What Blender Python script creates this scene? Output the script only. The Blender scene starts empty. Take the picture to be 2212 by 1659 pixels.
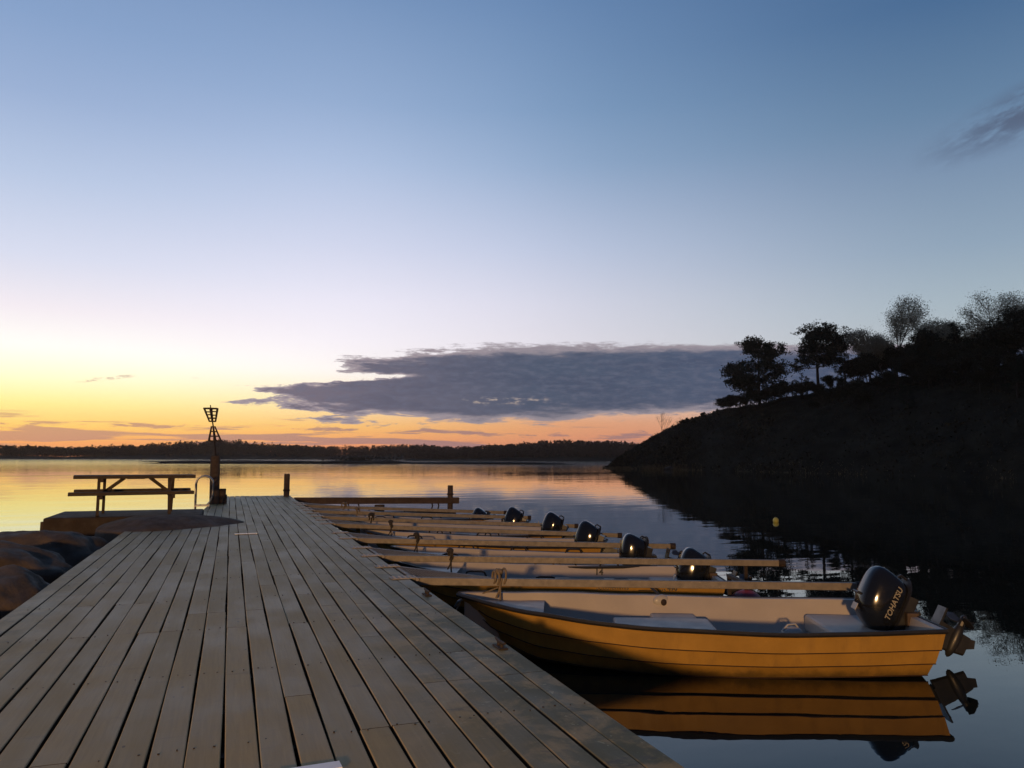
import bpy, math, random
from mathutils import Vector, Matrix, noise
S = bpy.context.scene
COL = S.collection
rnd = random.Random(7)
R = math.radians

# ------------------------------------------------------------------ camera
YAW, PITCH, ROLL = R(20.1), math.atan(155/1650.), R(.23)
CAMZ = 1.95
def cam_basis():
    F = Vector((math.sin(YAW)*math.cos(PITCH), math.cos(YAW)*math.cos(PITCH), math.sin(PITCH)))
    X = Vector((math.cos(YAW), -math.sin(YAW), 0)); U = X.cross(F)
    c, s = math.cos(ROLL), math.sin(ROLL)
    return F, c*X + s*U, c*U - s*X
F_, X_, U_ = cam_basis()
cd = bpy.data.cameras.new('camera'); cam = bpy.data.objects.new('camera', cd); COL.objects.link(cam)
cd.sensor_width = 36; cd.lens = 1650/2211*36; cd.clip_start = .05; cd.clip_end = 6000
cam.matrix_world = Matrix(((X_.x, U_.x, -F_.x, 0), (X_.y, U_.y, -F_.y, 0), (X_.z, U_.z, -F_.z, CAMZ), (0, 0, 0, 1)))
S.camera = cam
S.view_settings.view_transform = 'Standard'; S.view_settings.look = 'None'
S.view_settings.exposure = 0; S.view_settings.gamma = 1
S.cycles.max_bounces = 6; S.cycles.glossy_bounces = 4; S.cycles.diffuse_bounces = 3
S.cycles.sample_clamp_indirect = 4

def lin(r, g, b):
    f = lambda c: (c/255/12.92) if c <= 10 else ((c/255+.055)/1.055)**2.4
    return (f(r), f(g), f(b), 1)

# ------------------------------------------------------------------ sky (dusk after sunset, cloud bank to the right of the glow)
W = bpy.data.worlds.new('World'); S.world = W; W.use_nodes = True
nt = W.node_tree; nt.nodes.clear()
class NG:
    def __init__(s, nt): s.t = nt
    def n(s, kind, **k):
        o = s.t.nodes.new(kind)
        for a, b in k.items(): setattr(o, a, b)
        return o
    def put(s, sock, v):
        if v is None: return
        if isinstance(v, bpy.types.NodeSocket): s.t.links.new(v, sock)
        else: sock.default_value = v
    def m(s, op, a, b=None, c=None, clamp=False):
        o = s.n('ShaderNodeMath', operation=op); o.use_clamp = clamp
        for i, v in enumerate((a, b, c)): s.put(o.inputs[i], v)
        return o.outputs[0]
    def vm(s, op, a, b=None):
        o = s.n('ShaderNodeVectorMath', operation=op); s.put(o.inputs[0], a); s.put(o.inputs[1], b)
        return o.outputs[0]
    def mr(s, v, a, b, c=0., d=1., kind='SMOOTHSTEP'):
        o = s.n('ShaderNodeMapRange', interpolation_type=kind)
        for i, x in enumerate((v, a, b, c, d)): s.put(o.inputs[i], x)
        return o.outputs[0]
    def ramp(s, v, stops, mode='LINEAR'):
        o = s.n('ShaderNodeValToRGB'); cr = o.color_ramp; cr.interpolation = mode
        while len(cr.elements) > 1: cr.elements.remove(cr.elements[-1])
        for i, (p, c) in enumerate(stops):
            e = cr.elements[0] if i == 0 else cr.elements.new(p)
            e.position = p; e.color = c if len(c) == 4 else (*c, 1)
        s.put(o.inputs[0], v); return o.outputs[0]
    def mix(s, f, a, b, bt='MIX'):
        o = s.n('ShaderNodeMix', data_type='RGBA', blend_type=bt)
        s.put(o.inputs[0], f); s.put(o.inputs[6], a); s.put(o.inputs[7], b); return o.outputs[2]
    def noise(s, vec, scale, detail=4., rough=.55, dist=0.):
        o = s.n('ShaderNodeTexNoise'); s.put(o.inputs['Vector'], vec)
        o.inputs['Scale'].default_value = scale; o.inputs['Detail'].default_value = detail
        o.inputs['Roughness'].default_value = rough; o.inputs['Distortion'].default_value = dist
        return o.outputs[0]
    def comb(s, x, y, z=0.):
        o = s.n('ShaderNodeCombineXYZ')
        for i, v in enumerate((x, y, z)): s.put(o.inputs[i], v)
        return o.outputs[0]
    def sep(s, v):
        o = s.n('ShaderNodeSeparateXYZ'); s.put(o.inputs[0], v); return o.outputs
    def curve(s, v, pts):                       # piecewise linear value curve
        lo, hi = pts[0][0], pts[-1][0]; ys = [p[1] for p in pts]; a, b = min(ys), max(ys)
        t = s.mr(v, lo, hi, 0., 1., 'LINEAR')
        c = s.ramp(t, [((x-lo)/(hi-lo), ((y-a)/(b-a),)*3) for x, y in pts])
        return s.m('MULTIPLY_ADD', c, b-a, a)
g = NG(nt)
d = g.sep(g.n('ShaderNodeTexCoord').outputs['Generated'])
AZ = g.m('DEGREES', g.m('ARCTAN2', d[0], d[1]))
EL = g.m('DEGREES', g.m('ARCSINE', d[2]))
t90 = g.mr(EL, 0., 90., 0., 1., 'LINEAR')
def col(st):
    return g.ramp(t90, [(max(0, e)/90., lin(*c)) for e, c in st])
cA = col([(0, (238, 148, 98)), (.8, (244, 168, 98)), (1.7, (255, 204, 108)), (3.3, (255, 238, 150)), (5, (255, 252, 208)), (6.9, (255, 251, 244)), (9.3, (244, 236, 242)), (12.7, (219, 224, 243)), (17.7, (186, 202, 230)), (22.5, (156, 178, 214)), (27, (136, 163, 203)), (40, (92, 124, 170)), (90, (52, 80, 124))])
cB = col([(0, (232, 140, 104)), (.8, (240, 156, 104)), (2, (255, 196, 112)), (4, (255, 232, 186)), (6.1, (255, 248, 244)), (8.1, (250, 244, 250)), (11.2, (240, 237, 251)), (15.2, (214, 219, 241)), (21, (178, 196, 227)), (25, (152, 176, 212)), (31.6, (122, 151, 192)), (45, (84, 116, 163)), (90, (50, 78, 122))])
cC = col([(0, (200, 128, 108)), (1.2, (226, 150, 116)), (2.4, (236, 166, 122)), (4, (232, 200, 176)), (6.2, (228, 220, 224)), (8.3, (228, 224, 234)), (11.4, (216, 217, 233)), (15.4, (190, 201, 226)), (21.3, (146, 171, 204)), (25.1, (126, 156, 193)), (32, (104, 136, 178)), (45, (74, 106, 152)), (90, (46, 74, 116))])
cD = col([(0, (186, 134, 122)), (1.5, (220, 156, 124)), (3, (212, 176, 160)), (5.5, (190, 196, 200)), (7.4, (180, 190, 196)), (10, (168, 184, 195)), (13.7, (146, 167, 188)), (18.9, (121, 145, 174)), (22.3, (102, 132, 164)), (28.6, (74, 108, 148)), (45, (52, 84, 130)), (90, (42, 68, 110))])
cE = col([(0, (62, 72, 92)), (10, (58, 72, 98)), (35, (48, 66, 98)), (90, (42, 66, 106))])
sky = g.mix(g.mr(AZ, -16., 13.), cA, cB)
sky = g.mix(g.mr(AZ, 3., 30.), sky, cC)
sky = g.mix(g.mr(AZ, 17., 54.), sky, cD)
sky = g.mix(g.mr(AZ, 52., 110.), sky, cE)
sky = g.mix(g.mr(AZ, -30., -95.), sky, cE)
# cloud bank
uv = g.comb(g.m('MULTIPLY', AZ, .12), g.m('MULTIPLY', EL, .75))
n1 = g.noise(uv, 1.7, 9., .68, .35)
n2 = g.noise(g.comb(g.m('MULTIPLY', AZ, .3), g.m('MULTIPLY', EL, 1.0), 5.), 3.2, 8., .66)
nA = g.m('SUBTRACT', n1, .5); nB = g.m('SUBTRACT', n2, .5)
top = g.curve(AZ, [(-8, 4.6), (-1, 5.0), (3, 5.6), (6.5, 6.7), (7.5, 7.2), (16.4, 8.2), (25, 8.35), (33.7, 8.25), (44, 7.8), (52, 7.6), (70, 7.0), (100, 6.)])
bot = g.curve(AZ, [(-8, 4.3), (-1, 3.6), (3, 2.7), (6.3, 2.35), (16.5, 2.35), (25, 2.6), (33.6, 3.1), (44, 3.4), (52, 3.6), (100, 3.6)])
up = g.m('SUBTRACT', top, EL); dn = g.m('SUBTRACT', EL, bot)
edge = g.m('MINIMUM', g.m('MULTIPLY_ADD', nB, .9, up), g.m('MULTIPLY_ADD', nA, .7, dn))
left = g.m('MULTIPLY', g.mr(AZ, 14., -3., 0., 1., 'LINEAR'), .8)
amp = g.mr(AZ, -2., 18., 7.5, 2.0, 'LINEAR')
fing = g.m('ADD', g.m('MULTIPLY', nA, amp), g.m('SUBTRACT', edge, left))
def gap(a0, a1, pts, w, amt):
    c = g.m('ABSOLUTE', g.m('SUBTRACT', EL, g.m('ADD', g.curve(AZ, pts), g.m('MULTIPLY', nB, .5))))
    return g.m('MULTIPLY', g.m('MULTIPLY', g.mr(c, w, 0.), amt), g.m('MULTIPLY', g.mr(AZ, a0-2.5, a0), g.mr(AZ, a1, a1-5.)))
for a_ in ((0., 16., [(-5, 5.2), (2, 5.35), (15, 6.0)], .5, 1.9), (-3., 6.5, [(-5, 4.1), (6, 4.3)], .38, 1.2), (0., 9., [(-3, 3.0), (9, 2.95)], .32, 1.1), (3., 9., [(0, 6.2), (9, 6.5)], .6, 1.)):
    fing = g.m('SUBTRACT', fing, gap(*a_))
dens = g.m('MULTIPLY', g.mr(fing, -.12, .28), g.mr(AZ, -4., 0.))
dens = g.m('MULTIPLY', dens, g.mr(AZ, 100., 60.))
core = g.mr(fing, .1, 1.1)
ccol = g.mix(g.mr(AZ, -2., 22., kind='LINEAR'), lin(124, 112, 124), lin(76, 88, 110))
ccol = g.mix(g.mr(AZ, 25., 48., kind='LINEAR'), ccol, lin(74, 88, 116))
ccol = g.mix(g.m('MULTIPLY', g.mr(g.noise(uv, 1.1, 5., .6), .45, .62), .30), ccol, lin(64, 74, 98))
ccol = g.mix(g.m('MULTIPLY', g.mr(n2, .42, .66), .5), ccol, lin(106, 110, 130))
ccol = g.mix(g.mr(core, 0., 1., .45, 0.), ccol, lin(206, 188, 190))
rift = g.m('MULTIPLY', g.mr(g.m('ABSOLUTE', g.m('SUBTRACT', EL, 4.1)), .45, .05), g.mr(g.m('ABSOLUTE', g.m('SUBTRACT', AZ, 20.)), 5., 2.))
rift = g.m('MULTIPLY', rift, g.mr(n2, .52, .66))
dens = g.m('MULTIPLY', dens, g.m('SUBTRACT', 1., g.m('MULTIPLY', rift, .45)))
sky = g.mix(dens, sky, ccol)
# thin low bands of cloud close to the horizon
n3 = g.noise(g.comb(g.m('MULTIPLY', AZ, .055), g.m('MULTIPLY', EL, 1.0), 11.), 2.2, 6., .55, .15)
w1 = g.m('ADD', g.mr(g.m('ABSOLUTE', g.m('SUBTRACT', EL, g.curve(AZ, [(-30, 1.0), (-14, .95), (-5, 1.35), (12, 1.1), (20, .6), (60, .6)]))), .0, .75, .23, 0., 'LINEAR'), n3)
band = g.m('MULTIPLY', g.mr(w1, .6, .68), g.mr(EL, 3., 2.2))
w2 = g.m('ADD', g.mr(g.m('ABSOLUTE', g.m('SUBTRACT', EL, g.curve(AZ, [(-30, 2.2), (-13, 1.9), (10, 1.9), (20, 1.6), (33, 1.45), (60, 1.4)]))), .0, .45, .17, 0., 'LINEAR'), n1)
band2 = g.m('MULTIPLY', g.mr(w2, .64, .71), g.mr(EL, 3., 2.4))
bcol = g.mix(g.mr(AZ, -14., 14., kind='LINEAR'), lin(196, 142, 118), lin(152, 122, 128))
sky = g.mix(g.m('MULTIPLY', g.m('MAXIMUM', band, band2), .8), sky, bcol)
sk = g.m('MULTIPLY', g.m('MULTIPLY', g.mr(g.m('ABSOLUTE', g.m('SUBTRACT', EL, g.m('MULTIPLY_ADD', nB, .5, g.m('MULTIPLY_ADD', AZ, .16, 6.25)))), .16, .02), g.mr(g.m('ABSOLUTE', g.m('ADD', AZ, 8.)), 2., .9)), g.mr(n2, .42, .55))
sky = g.mix(g.m('MULTIPLY', sk, .75), sky, lin(190, 160, 140))
# small wisp high on the right
wx = g.m('MULTIPLY', g.m('SUBTRACT', AZ, 56.), .13); wy = g.m('SUBTRACT', EL, g.curve(AZ, [(40, 17.6), (50, 19.6), (60, 22.6), (70, 24.5)]))
rr = g.m('SQRT', g.m('ADD', g.m('POWER', wx, 2.), g.m('POWER', g.m('MULTIPLY', wy, .5), 2.)))
wisp = g.m('MULTIPLY', g.mr(rr, 1.1, .15), g.mr(g.noise(g.comb(g.m('MULTIPLY', AZ, .18), g.m('MULTIPLY', g.m('SUBTRACT', EL, g.m('MULTIPLY', AZ, .28)), .5), 3.), 2.0, 6., .62), .36, .58))
sky = g.mix(g.m('MULTIPLY', wisp, .9), sky, lin(86, 99, 124))
sky = g.mix(g.mr(EL, -1.5, -4.), sky, lin(20, 22, 26))
gl = g.m('MULTIPLY', g.mr(AZ, 28., -8.), g.mr(EL, 13., 3.))
sky = g.mix(gl, sky, g.mix(1., sky, (1.16, 1.16, 1.16, 1), 'MULTIPLY'))
bg = g.n('ShaderNodeBackground'); g.put(bg.inputs[0], sky); bg.inputs[1].default_value = 1.
nt.links.new(bg.outputs[0], g.n('ShaderNodeOutputWorld').inputs[0])

# ------------------------------------------------------------------ materials
MATS = {}
def new_mat(name):
    m = bpy.data.materials.new(name); m.use_nodes = True
    gg = NG(m.node_tree); b = m.node_tree.nodes['Principled BSDF']
    MATS[name] = m; return m, gg, b
def simple(name, c, rough=.6, metal=0., var=.25, scale=6., bump=.0, bscale=40., c2=None, spec=.5):
    m, q, b = new_mat(name)
    tc = q.n('ShaderNodeTexCoord').outputs['Object']
    n = q.noise(tc, scale, 5., .6)
    a = tuple(x*(1-var) for x in c); z = tuple(min(1, x*(1+var)) for x in c) if c2 is None else c2
    q.put(b.inputs['Base Color'], q.ramp(n, [(.3, a), (.7, z)]))
    q.put(b.inputs['Roughness'], q.mr(q.noise(tc, scale*2.3, 4.), .3, .7, rough*.85, min(1, rough*1.15)))
    b.inputs['Metallic'].default_value = metal; b.inputs['Specular IOR Level'].default_value = spec
    if bump:
        bp = q.n('ShaderNodeBump'); bp.inputs['Strength'].default_value = bump; bp.inputs['Distance'].default_value = .02
        q.put(bp.inputs['Height'], q.noise(tc, bscale, 5., .6)); q.put(b.inputs['Normal'], bp.outputs[0])
    return m
def deck_mat():
    m, q, b = new_mat('weathered_planks')
    P = q.n('ShaderNodeNewGeometry').outputs['Position']
    tone = q.n('ShaderNodeAttribute', attribute_name='tone').outputs['Fac']
    x, y, z = q.sep(P)[:3]
    off = q.m('MULTIPLY', tone, 37.)
    gr = q.noise(q.comb(q.m('ADD', q.m('MULTIPLY', x, 1.0), off), q.m('MULTIPLY', y, .045), off), 60., 6., .65, .3)
    blot = q.noise(q.comb(x, q.m('MULTIPLY', y, .5), off), 2.6, 6., .62)
    cross = q.noise(q.comb(q.m('MULTIPLY', x, .35), y, q.m('ADD', off, 4.)), 9., 6., .7, .6)
    fine = q.noise(P, 180., 3., .6)
    c = q.ramp(q.m('ADD', q.m('MULTIPLY', gr, .36), q.m('MULTIPLY', blot, .64)), [(.28, (.17, .114, .034)), (.5, (.31, .212, .068)), (.74, (.46, .325, .115))])
    c = q.mix(q.m('MULTIPLY', q.mr(tone, 0., 1., 0., 1., 'LINEAR'), .45), c, (.21, .155, .048, 1), 'MIX')
    # moss and lichen on the outer planks
    xr = q.m('MAXIMUM', q.mr(x, .5, 1.7), q.mr(x, -1.0, -1.6, 0., .75))
    near = q.m('MULTIPLY', xr, q.mr(y, 13., 5.))
    moss = q.m('MULTIPLY', near, q.mr(q.noise(P, 3.2, 7., .68, .4), .38, .56))
    c = q.mix(q.m('MULTIPLY', moss, .9), c, (.055, .060, .016, 1))
    lich = q.m('MULTIPLY', q.m('MINIMUM', q.m('ADD', near, .12), 1.), q.mr(q.noise(P, 13., 6., .7, .8), .6, .68))
    c = q.mix(q.m('MULTIPLY', lich, .75), c, (.36, .33, .17, 1))
    dark = q.m('MULTIPLY', q.m('MINIMUM', q.m('ADD', near, .38), 1.), q.mr(cross, .58, .72))
    c = q.mix(q.m('MULTIPLY', dark, .7), c, (.045, .036, .028, 1))
    speck = q.mr(q.noise(P, 55., 3., .5), .72, .78)
    c = q.mix(q.m('MULTIPLY', speck, .5), c, (.04, .03, .025, 1))
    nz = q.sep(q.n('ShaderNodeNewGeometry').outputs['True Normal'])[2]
    c = q.mix(q.mr(nz, .6, .2), c, (.030, .022, .015, 1))          # shade put into the colour: board sides dark, hiding lamplight on them
    knots = q.n('ShaderNodeTexVoronoi'); knots.inputs['Scale'].default_value = 2.6; q.put(knots.inputs['Vector'], q.comb(q.m('MULTIPLY_ADD', x, 2.2, off), y, off))
    c = q.mix(q.mr(knots.outputs['Distance'], .055, .03, 0., .8), c, (.055, .036, .020, 1))
    c = q.mix(q.m('LESS_THAN', tone, -.5), c, (.02, .014, .010, 1))
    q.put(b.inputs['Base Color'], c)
    q.put(b.inputs['Roughness'], q.mr(blot, .3, .7, .46, .64))
    b.inputs['Specular IOR Level'].default_value = .5; b.inputs['Specular Tint'].default_value = (1, .80, .58, 1)
    bp = q.n('ShaderNodeBump'); bp.inputs['Strength'].default_value = .3; bp.inputs['Distance'].default_value = .004
    q.put(bp.inputs['Height'], q.m('ADD', q.m('MULTIPLY', gr, .8), q.m('ADD', q.m('MULTIPLY', fine, .35), q.m('MULTIPLY', cross, .5))))
    q.put(b.inputs['Normal'], bp.outputs[0])
    return m
def water_mat():
    m, q, b = new_mat('calm_water')
    P = q.n('ShaderNodeNewGeometry').outputs['Position']
    x, y, z = q.sep(P)[:3]
    dist = q.m('SQRT', q.m('ADD', q.m('POWER', x, 2.), q.m('POWER', y, 2.)))
    # long low swells, small ripples, and wind-ruffled water further out
    sw = q.noise(q.comb(q.m('MULTIPLY', x, .16), q.m('MULTIPLY', y, .42)), 1.2, 3., .5)
    rp = q.noise(q.comb(q.m('MULTIPLY', x, .55), y, 2.), 2.4, 3., .5, .3)
    patch = q.mr(q.noise(q.comb(q.m('MULTIPLY', x, .03), q.m('MULTIPLY', y, .09), 9.), 1.5, 3.), .45, .62)
    far = q.mr(dist, 24., 90.)
    far2 = q.mr(dist, 80., 150.)
    h = q.m('ADD', q.m('MULTIPLY', sw, .010), q.m('MULTIPLY', rp, q.m('ADD', .0011, q.m('MULTIPLY', q.m('MULTIPLY', patch, far), .0065))))
    big = q.noise(q.comb(q.m('MULTIPLY', x, .35), q.m('MULTIPLY', y, .5), 6.), .8, 4., .55)
    h = q.m('ADD', h, q.m('MULTIPLY', big, q.m('MULTIPLY', far2, .06)))
    bp = q.n('ShaderNodeBump'); bp.inputs['Strength'].default_value = 1.; bp.inputs['Distance'].default_value = 1.
    q.put(bp.inputs['Height'], h)
    lw = q.n('ShaderNodeLayerWeight'); lw.inputs['Blend'].default_value = .5; q.put(lw.inputs['Normal'], bp.outputs[0])
    fr = q.m('MULTIPLY_ADD', q.m('POWER', lw.outputs['Facing'], 4.2), .97, .025)
    gl = q.n('ShaderNodeBsdfGlossy'); q.put(gl.inputs['Normal'], bp.outputs[0]); q.put(gl.inputs['Roughness'], q.mr(dist, 60., 200., .0, .09))
    gl.inputs['Color'].default_value = (1, 1, .97, 1)
    df = q.n('ShaderNodeBsdfDiffuse'); df.inputs['Color'].default_value = (.006, .011, .010, 1)
    mx = q.n('ShaderNodeMixShader'); q.put(mx.inputs[0], fr); q.t.links.new(df.outputs[0], mx.inputs[1]); q.t.links.new(gl.outputs[0], mx.inputs[2])
    q.t.links.new(mx.outputs[0], q.t.nodes['Material Output'].inputs['Surface']); q.t.nodes.remove(b)
    return m
def leaf_mat(name, c, c2):
    m, q, b = new_mat(name)
    t = q.n('ShaderNodeNewGeometry').outputs['Random Per Island']
    q.put(b.inputs['Base Color'], q.ramp(t, [(0., c), (1., c2)]))
    b.inputs['Roughness'].default_value = .8; b.inputs['Specular IOR Level'].default_value = .2
    return m
def hull_mat():
    m, q, b = new_mat('yellow_hull')
    tc = q.n('ShaderNodeTexCoord').outputs['Object']; x, y, z = q.sep(tc)[:3]
    c = q.ramp(q.noise(tc, 3.5, 6., .6), [(.3, (.30, .168, .030)), (.7, (.395, .225, .042))])
    drip = q.noise(q.comb(q.m('MULTIPLY', x, 9.), q.m('MULTIPLY', y, 9.), q.m('MULTIPLY', z, 1.2)), 1., 5., .65)
    c = q.mix(q.m('MULTIPLY', q.mr(drip, .5, .72), .35), c, (.20, .115, .035, 1))
    grime = q.m('MULTIPLY', q.mr(q.m('MULTIPLY_ADD', q.noise(tc, 7., 5., .65), .10, z), .15, .05), .8)
    c = q.mix(grime, c, (.05, .038, .016, 1))
    scuff = q.mr(q.noise(q.comb(q.m('MULTIPLY', x, 3.), y, q.m('MULTIPLY', z, 30.)), 2.2, 6., .7), .66, .72)
    c = q.mix(q.m('MULTIPLY', scuff, .4), c, (.12, .075, .03, 1))
    q.put(b.inputs['Base Color'], c); q.put(b.inputs['Roughness'], q.mr(drip, .3, .7, .5, .7)); b.inputs['Specular IOR Level'].default_value = .3
    bp = q.n('ShaderNodeBump'); bp.inputs['Strength'].default_value = .25; bp.inputs['Distance'].default_value = .01
    q.put(bp.inputs['Height'], q.noise(tc, 5., 4., .5)); q.put(b.inputs['Normal'], bp.outputs[0])
deck_mat(); water_mat(); hull_mat()
simple('tarred_timber', (.075, .052, .036, 1), .85, scale=9, bump=.4)
simple('brown_timber', (.085, .055, .035, 1), .8, scale=8, bump=.4)
simple('table_timber', (.06, .042, .026, 1), .8, scale=10, bump=.3)
simple('lap_shade_brown', (.035, .014, .005, 1), .8)  # dark tone of the painted shade lines below the hull laps
simple('white_liner', (.46, .41, .34, 1), .45, var=.07, scale=3., bump=.05)
simple('black_rubber', (.012, .012, .013, 1), .6)
simple('motor_black', (.008, .009, .011, 1), .11, var=.1)
simple('motor_grey', (.02, .021, .023, 1), .4, var=.2)
simple('decal_silver', (.30, .27, .20, 1), .4, var=.05)
simple('decal_red', (.30, .03, .03, 1), .4, var=.05)
simple('decal_black', (.01, .01, .01, 1), .5, var=.05)
simple('steel', (.42, .41, .38, 1), .35, metal=.9, var=.12, scale=14)
simple('galvanised', (.20, .175, .14, 1), .6, metal=.1, var=.22, scale=11, bump=.12)
simple('grating_steel', (.13, .125, .12, 1), .6, var=.15, scale=9)
simple('hinge_steel', (.34, .31, .27, 1), .5, metal=.2, var=.2, scale=14)
simple('rusty_steel', (.028, .018, .013, 1), .8, var=.4, scale=18, bump=.3)
simple('red_buoy_skin', (.28, .035, .04, 1), .45, var=.15)
simple('yellow_buoy_skin', (.55, .50, .10, 1), .5, var=.1)
simple('white_enamel', (.80, .79, .76, 1), .35, var=.03)
simple('white_plastic', (.42, .40, .36, 1), .4, var=.08)
simple('rope_fibre', (.20, .15, .09, 1), .9, var=.3, scale=60, bump=.5, bscale=120)
simple('dark_rope', (.035, .028, .02, 1), .9, var=.3, scale=60)
simple('granite', (.085, .062, .040, 1), .9, var=.45, scale=3.2, bump=.9, bscale=9)
simple('shore_rock', (.065, .055, .04, 1), .9, var=.4, scale=1.5)
simple('concrete', (.042, .030, .021, 1), .85, var=.3, scale=2.5, bump=.5, bscale=22)
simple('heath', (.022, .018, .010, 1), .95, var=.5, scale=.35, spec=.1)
simple('forest_floor', (.030, .022, .015, 1), .95, var=.4, scale=.1, spec=.1)
simple('bark', (.030, .022, .016, 1), .9, var=.3, scale=4)
simple('pale_bark', (.10, .09, .08, 1), .9, var=.3, scale=4)
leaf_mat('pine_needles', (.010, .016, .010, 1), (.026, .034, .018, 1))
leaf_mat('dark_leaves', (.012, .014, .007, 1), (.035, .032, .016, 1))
leaf_mat('spring_leaves', (.16, .17, .115, 1), (.42, .42, .33, 1))
leaf_mat('rust_twigs', (.06, .035, .02, 1), (.10, .06, .035, 1))
leaf_mat('far_wood', (.12, .062, .038, 1), (.16, .088, .056, 1))
leaf_mat('reed_straw', (.10, .075, .04, 1), (.22, .17, .09, 1))
leaf_mat('heath_tufts', (.012, .012, .006, 1), (.055, .042, .020, 1))

# ------------------------------------------------------------------ mesh builder
class MB:
    def __init__(s): s.v = []; s.f = []; s.t = []
    def add(s, vs, fs, tone=0., M=None):
        k = len(s.v)
        s.v += [tuple(M @ Vector(p)) if M is not None else tuple(p) for p in vs]
        s.f += [tuple(i+k for i in q) for q in fs]; s.t += [tone]*len(fs)
    def box(s, c, h, M=None, tone=0., rot=None):
        cx, cy, cz = c; a, b, e = h
        p = [Vector((sx*a, sy*b, sz*e)) for sz in (-1, 1) for sy in (-1, 1) for sx in (-1, 1)]
        if rot is not None: p = [rot @ q for q in p]
        p = [(q.x+cx, q.y+cy, q.z+cz) for q in p]
        s.add(p, [(0, 2, 3, 1), (4, 5, 7, 6), (0, 1, 5, 4), (2, 6, 7, 3), (0, 4, 6, 2), (1, 3, 7, 5)], tone, M)
    def beam(s, a, b, w, h, up=(0, 0, 1), M=None, tone=0.):
        a, b = Vector(a), Vector(b); d = (b-a); L = d.length; d.normalize()
        u = Vector(up); x = d.cross(u)
        if x.length < 1e-4: x = d.cross(Vector((1, 0, 0)))
        x.normalize(); u = x.cross(d)
        rot = Matrix((x, d, u)).transposed()
        s.box((a+b)/2, (w/2, L/2, h/2), M, tone, rot)
    def tube(s, pts, r, n=8, M=None, cap=True, tone=0.):
        pts = [Vector(p) for p in pts]; rs = r if isinstance(r, (list, tuple)) else [r]*len(pts)
        vs, fs = [], []; ref = None
        for i, p in enumerate(pts):
            t = (pts[min(i+1, len(pts)-1)]-pts[max(i-1, 0)]).normalized()
            if ref is None: ref = Vector((0, 0, 1)) if abs(t.z) < .9 else Vector((1, 0, 0))
            x = t.cross(ref).normalized(); y = x.cross(t); ref = y
            for k in range(n):
                a = 2*math.pi*k/n; vs.append(p+(x*math.cos(a)+y*math.sin(a))*rs[i])
        for i in range(len(pts)-1):
            for k in range(n):
                a, b = i*n+k, i*n+(k+1) % n; fs.append((a, b, b+n, a+n))
        if cap: fs.append(tuple(range(n-1, -1, -1))); fs.append(tuple((len(pts)-1)*n+k for k in range(n)))
        s.add(vs, fs, tone, M)
    def ell(s, c, r, M=None, nu=16, nv=10, fn=None):
        vs = [(0, 0, -1)]; fs = []
        for j in range(1, nv):
            a = math.pi*j/nv-math.pi/2
            for i in range(nu): b = 2*math.pi*i/nu; vs.append((math.cos(a)*math.cos(b), math.cos(a)*math.sin(b), math.sin(a)))
        vs.append((0, 0, 1)); N = len(vs)
        if fn: vs = [fn(Vector(v)) for v in vs]
        vs = [(c[0]+v[0]*r[0], c[1]+v[1]*r[1], c[2]+v[2]*r[2]) for v in vs]
        for i in range(nu): fs.append((0, 1+(i+1) % nu, 1+i)); fs.append((N-1, N-1-nu+i, N-1-nu+(i+1) % nu))
        for j in range(nv-2):
            for i in range(nu): a = 1+j*nu+i; b = 1+j*nu+(i+1) % nu; fs.append((a, b, b+nu, a+nu))
        s.add(vs, fs, 0., M)
    def tri(s, p, size, flat=1., rd=rnd, stretch=1.):
        a = Vector((rd.gauss(0, 1), rd.gauss(0, 1), rd.gauss(0, 1)*flat)).normalized()*size
        b = Vector((rd.gauss(0, 1), rd.gauss(0, 1), rd.gauss(0, 1)*flat)).normalized()*size*stretch
        p = Vector(p); k = len(s.v)
        s.v += [tuple(p-a*.5), tuple(p+b*.5), tuple(p+a*.5)]; s.f.append((k, k+1, k+2)); s.t.append(0.)
    def mesh(s, name, mat, smooth=False, origin=(0, 0, 0), tone=False):
        me = bpy.data.meshes.new(name); o = origin
        me.from_pydata([(a-o[0], b-o[1], c-o[2]) for a, b, c in s.v], [], s.f)
        me.materials.append(MATS[mat])
        if smooth: me.polygons.foreach_set('use_smooth', [True]*len(me.polygons))
        if tone:
            at = me.attributes.new('tone', 'FLOAT', 'FACE'); at.data.foreach_set('value', s.t)
        me.update(); return me
    def build(s, name, mat, parent=None, smooth=False, origin=(0, 0, 0), bevel=0., tone=False, label=None, sharp=40):
        me = s.mesh(name, mat, smooth, origin, tone); o = bpy.data.objects.new(name, me); COL.objects.link(o)
        if parent is not None: o.parent = parent
        if bevel:
            bm = o.modifiers.new('bevel', 'BEVEL'); bm.width = bevel; bm.segments = 2; bm.limit_method = 'ANGLE'; bm.angle_limit = R(35)
        if smooth and sharp: me.set_sharp_from_angle(angle=R(sharp))
        if label: o['label'] = label
        return o
def root(name, loc, label, cat, group=None, rz=0.):
    o = bpy.data.objects.new(name, None); COL.objects.link(o); o.location = loc; o.rotation_euler.z = rz
    o.empty_display_size = .1; o['label'] = label; o['category'] = cat
    if group: o['group'] = group
    return o
def tag(o, label=None, cat=None, group=None, kind=None):
    if label: o['label'] = label
    if cat: o['category'] = cat
    if group: o['group'] = group
    if kind: o['kind'] = kind
    return o
def children(o): return CH.get(o.name, [])
CH = {}
def index_children():
    CH.clear()
    for o in bpy.data.objects:
        if o.parent: CH.setdefault(o.parent.name, []).append(o)
def copy_tree(o, parent=None):
    c = o.copy(); COL.objects.link(c); c.parent = parent
    for ch in children(o): copy_tree(ch, c)
    return c
FONT = {}
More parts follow.
